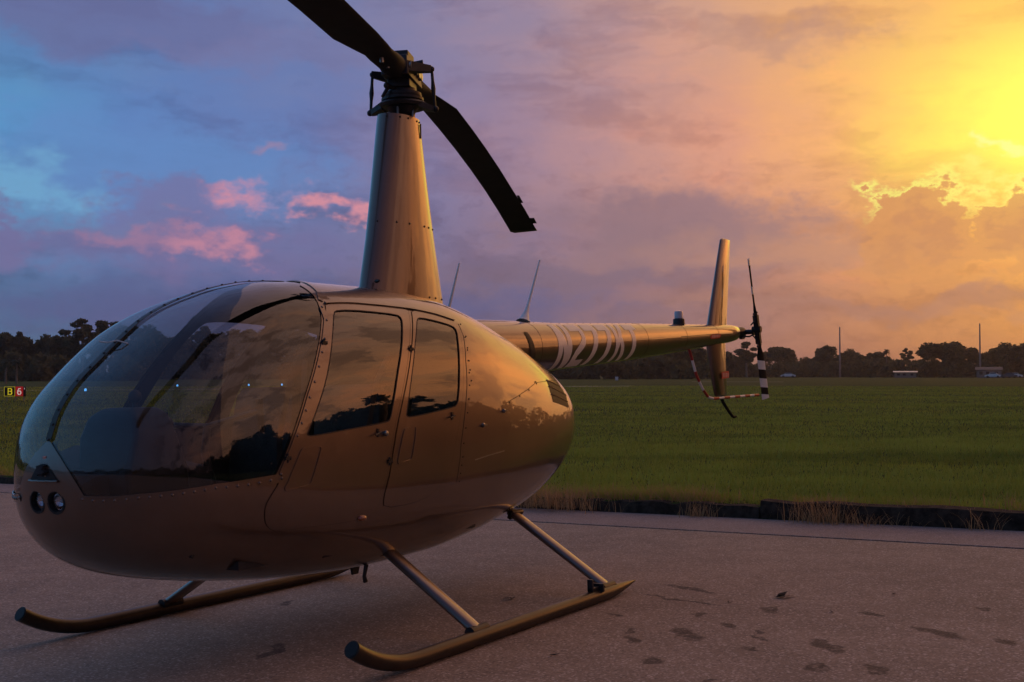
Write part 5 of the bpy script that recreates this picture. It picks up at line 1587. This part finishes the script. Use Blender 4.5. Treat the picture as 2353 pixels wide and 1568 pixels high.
# tail rotor
TC = Vector((-5.89, .175, 1.836))
gb = MB(); gb.lathe((-5.72, 0, 1.803), (-1, 0, .05), [(0, .04), (.03, .045), (.06, .052), (.13, .055), (.17, .06), (.21, .045), (.23, .02)], 18); gb.lathe((-5.89, -.02, 1.815), (0, 1, 0), [(0, .05), (.05, .045), (.06, .025), (.16, .025)], 16)
gb.tube([(-5.80, .02, 1.77), (-5.86, .10, 1.765), (-5.90, .14, 1.79)], .008, 6); gb.box((-5.83, .03, 1.755), (.07, .03, .03)); gb.tube([(-5.77, .0, 1.76), (-5.79, .08, 1.752)], .006, 6)
gb.build('tail_gearbox', 'hub_metal', heli)
th_b = R(14.4); SP = Vector((math.sin(th_b), 0, math.cos(th_b)))     # span direction of the upper blade
hb = MB(); hb.box(TC, (.05, .05, .30), rot=Matrix.Rotation(th_b, 3, 'Y')); hb.lathe(TC - Vector((0, .05, 0)), (0, 1, 0), [(0, .02), (0, .034), (.09, .034), (.09, .02)], 14)
for s_ in (1, -1):
    for q in (-.03, .03):
        side_ = Vector((math.cos(th_b), 0, -math.sin(th_b)))
        hb.tube([TC + SP * s_ * .02 + side_ * q, TC + SP * s_ * .17 + side_ * q], .009, 6); hb.ball(TC + SP * s_ * .17 + side_ * q * 1.3, .014)
    hb.tube([TC + Vector((0, -.06, 0)) + SP * s_ * .05, TC + SP * s_ * .10 + side_ * .05], .008, 6)
hb.build('tail_rotor_hub', 'hub_metal', heli)
for s_ in (1, -1):
    d_ = SP * s_; ch = Vector((math.cos(th_b), 0, -math.sin(th_b))) * s_
    pit = R(15); cd = ch * math.cos(pit) + Vector((0, 1, 0)) * math.sin(pit) * (1 if True else -1)
    nn_ = d_.cross(cd).normalized()
    def tr_ring(r, half=.064, le=.0, g=1.0):
        c = TC + d_ * r; rg = []
        for i in range(16):
            a = 2 * math.pi * i / 16; t = math.cos(a); rg.append(c + cd * (t * half * .98 - le) + nn_ * (math.sin(a) * .0065 * g * (1.15 + .35 * t)))
        return rg
    o = MB().loft([tr_ring(.12, .022, g=2.2), tr_ring(.20, .028, g=2.0), tr_ring(.28, .064), tr_ring(.735, .064)]).build('tail_rotor_blade', 'stripe_black', heli, smooth=50)
    for r0, r1 in ((.33, .425), (.52, .615), (.69, .737)) if s_ < 0 else ((.36, .44), (.66, .737)):
        sk = .02
        rg0, rg1 = [], []
        for i in range(16):
            a = 2 * math.pi * i / 16; t = math.cos(a)
            for rg, rr_ in ((rg0, r0), (rg1, r1)):
                rg.append(TC + d_ * (rr_ + (t * sk if not (rr_ > .73) else t * .004)) + cd * (t * .0645 * .99) + nn_ * (math.sin(a) * .0083 * (1.15 + .35 * t)))
        MB().loft([rg0, rg1]).build('white_band', 'white_paint', o, smooth=50)

# ---- landing gear
TR_ = .039
for s_ in (1, -1):
    y_ = s_ * 1.09; pth = [(-.50, y_, TR_ + .002)] + [(x, y_, TR_ + .002) for x in np.linspace(-.3, 1.50, 10)]
    rad_ = [TR_] * len(pth)
    for a in np.linspace(.08, .62, 9):
        pth.append((1.50 + .52 * math.sin(a) / math.sin(.62) * .93, y_, TR_ + .002 + .72 * (1 - math.cos(a)))); rad_.append(TR_)
    heel = [(-.86, y_, .058), (-.84, y_, .056), (-.72, y_, .050), (-.60, y_, .044)]
    o = MB().tube(heel + pth, [.003, .006, .022, .034] + rad_, 18).build('skid_tube', 'skid_paint', heli, smooth=50)
    e1, e0 = Vector(pth[-1]), Vector(pth[-2]); ed_ = (e1 - e0).normalized()
    MB().lathe(e1 - ed_ * .001, ed_, [(0, .001), (.004, TR_ - .005), (.005, TR_ - .006)], 18).build('hollow_end_shade', 'seal_black', o)  # black disc painting the shade inside the hollow tube end
    # worn shoes under the tube
    for x0 in (-.2, .55, 1.15):
        MB().box((x0, y_, .004), (.22, .03, .008)).build('skid_shoe', 'hub_metal', o)
    for x_, xb, yb, zb in ((.96, .90, .46, .455), (-.495, -.53, .40, .50)):
        top = Vector((xb, s_ * yb, zb)); bot = Vector((x_, s_ * 1.075, .075))
        ax = (bot - top).normalized(); fwd_ = Vector((1, 0, 0)); fwd_ = (fwd_ - ax * fwd_.dot(ax)).normalized(); sd = ax.cross(fwd_)
        rg = []
        for q in (0, .05, .5, .95, 1.0):
            c = top.lerp(bot, q)
            rg.append([c + fwd_ * (math.cos(2 * math.pi * i / 20) * .054 + .004) + sd * (math.sin(2 * math.pi * i / 20) * .023 * (1 + .25 * math.cos(2 * math.pi * i / 20))) for i in range(20)])
        lg = MB().loft(rg).build('landing_leg', 'bronze', heli, smooth=50)
        MB().tube([bot + Vector((-.075, 0, -.005)), bot + Vector((.075, 0, -.005))], [.030, .030], 12).build('leg_saddle', 'hub_metal', lg)
        MB().box(top + ax * .03, (.13, .06, .03), rot=Matrix((fwd_, sd, ax)).transposed()).build('leg_collar', 'skid_paint', lg, bevel=.008)
    mb = MB(); mb.box((-.29, y_, .088), (.10, .03, .022)); mb.box((-.25, y_, .115), (.02, .035, .07)); mb.box((-.34, y_, .09), (.02, .085, .05)); mb.build('wheel_bracket', 'hub_metal', o, bevel=.004)
MB().tube([(.93, .36, .36), (.95, .36, .30), (.94, .36, .27)], [.012, .010, .014], 8).build('belly_drain', 'hub_metal', heli)
MB().loft([[(.62, -.01, .335), (.52, -.01, .335), (.52, .01, .335), (.62, .01, .335)], [(.60, -.006, .24), (.55, -.006, .24), (.55, .006, .24), (.60, .006, .24)]]).build('belly_antenna', 'hub_metal', heli)
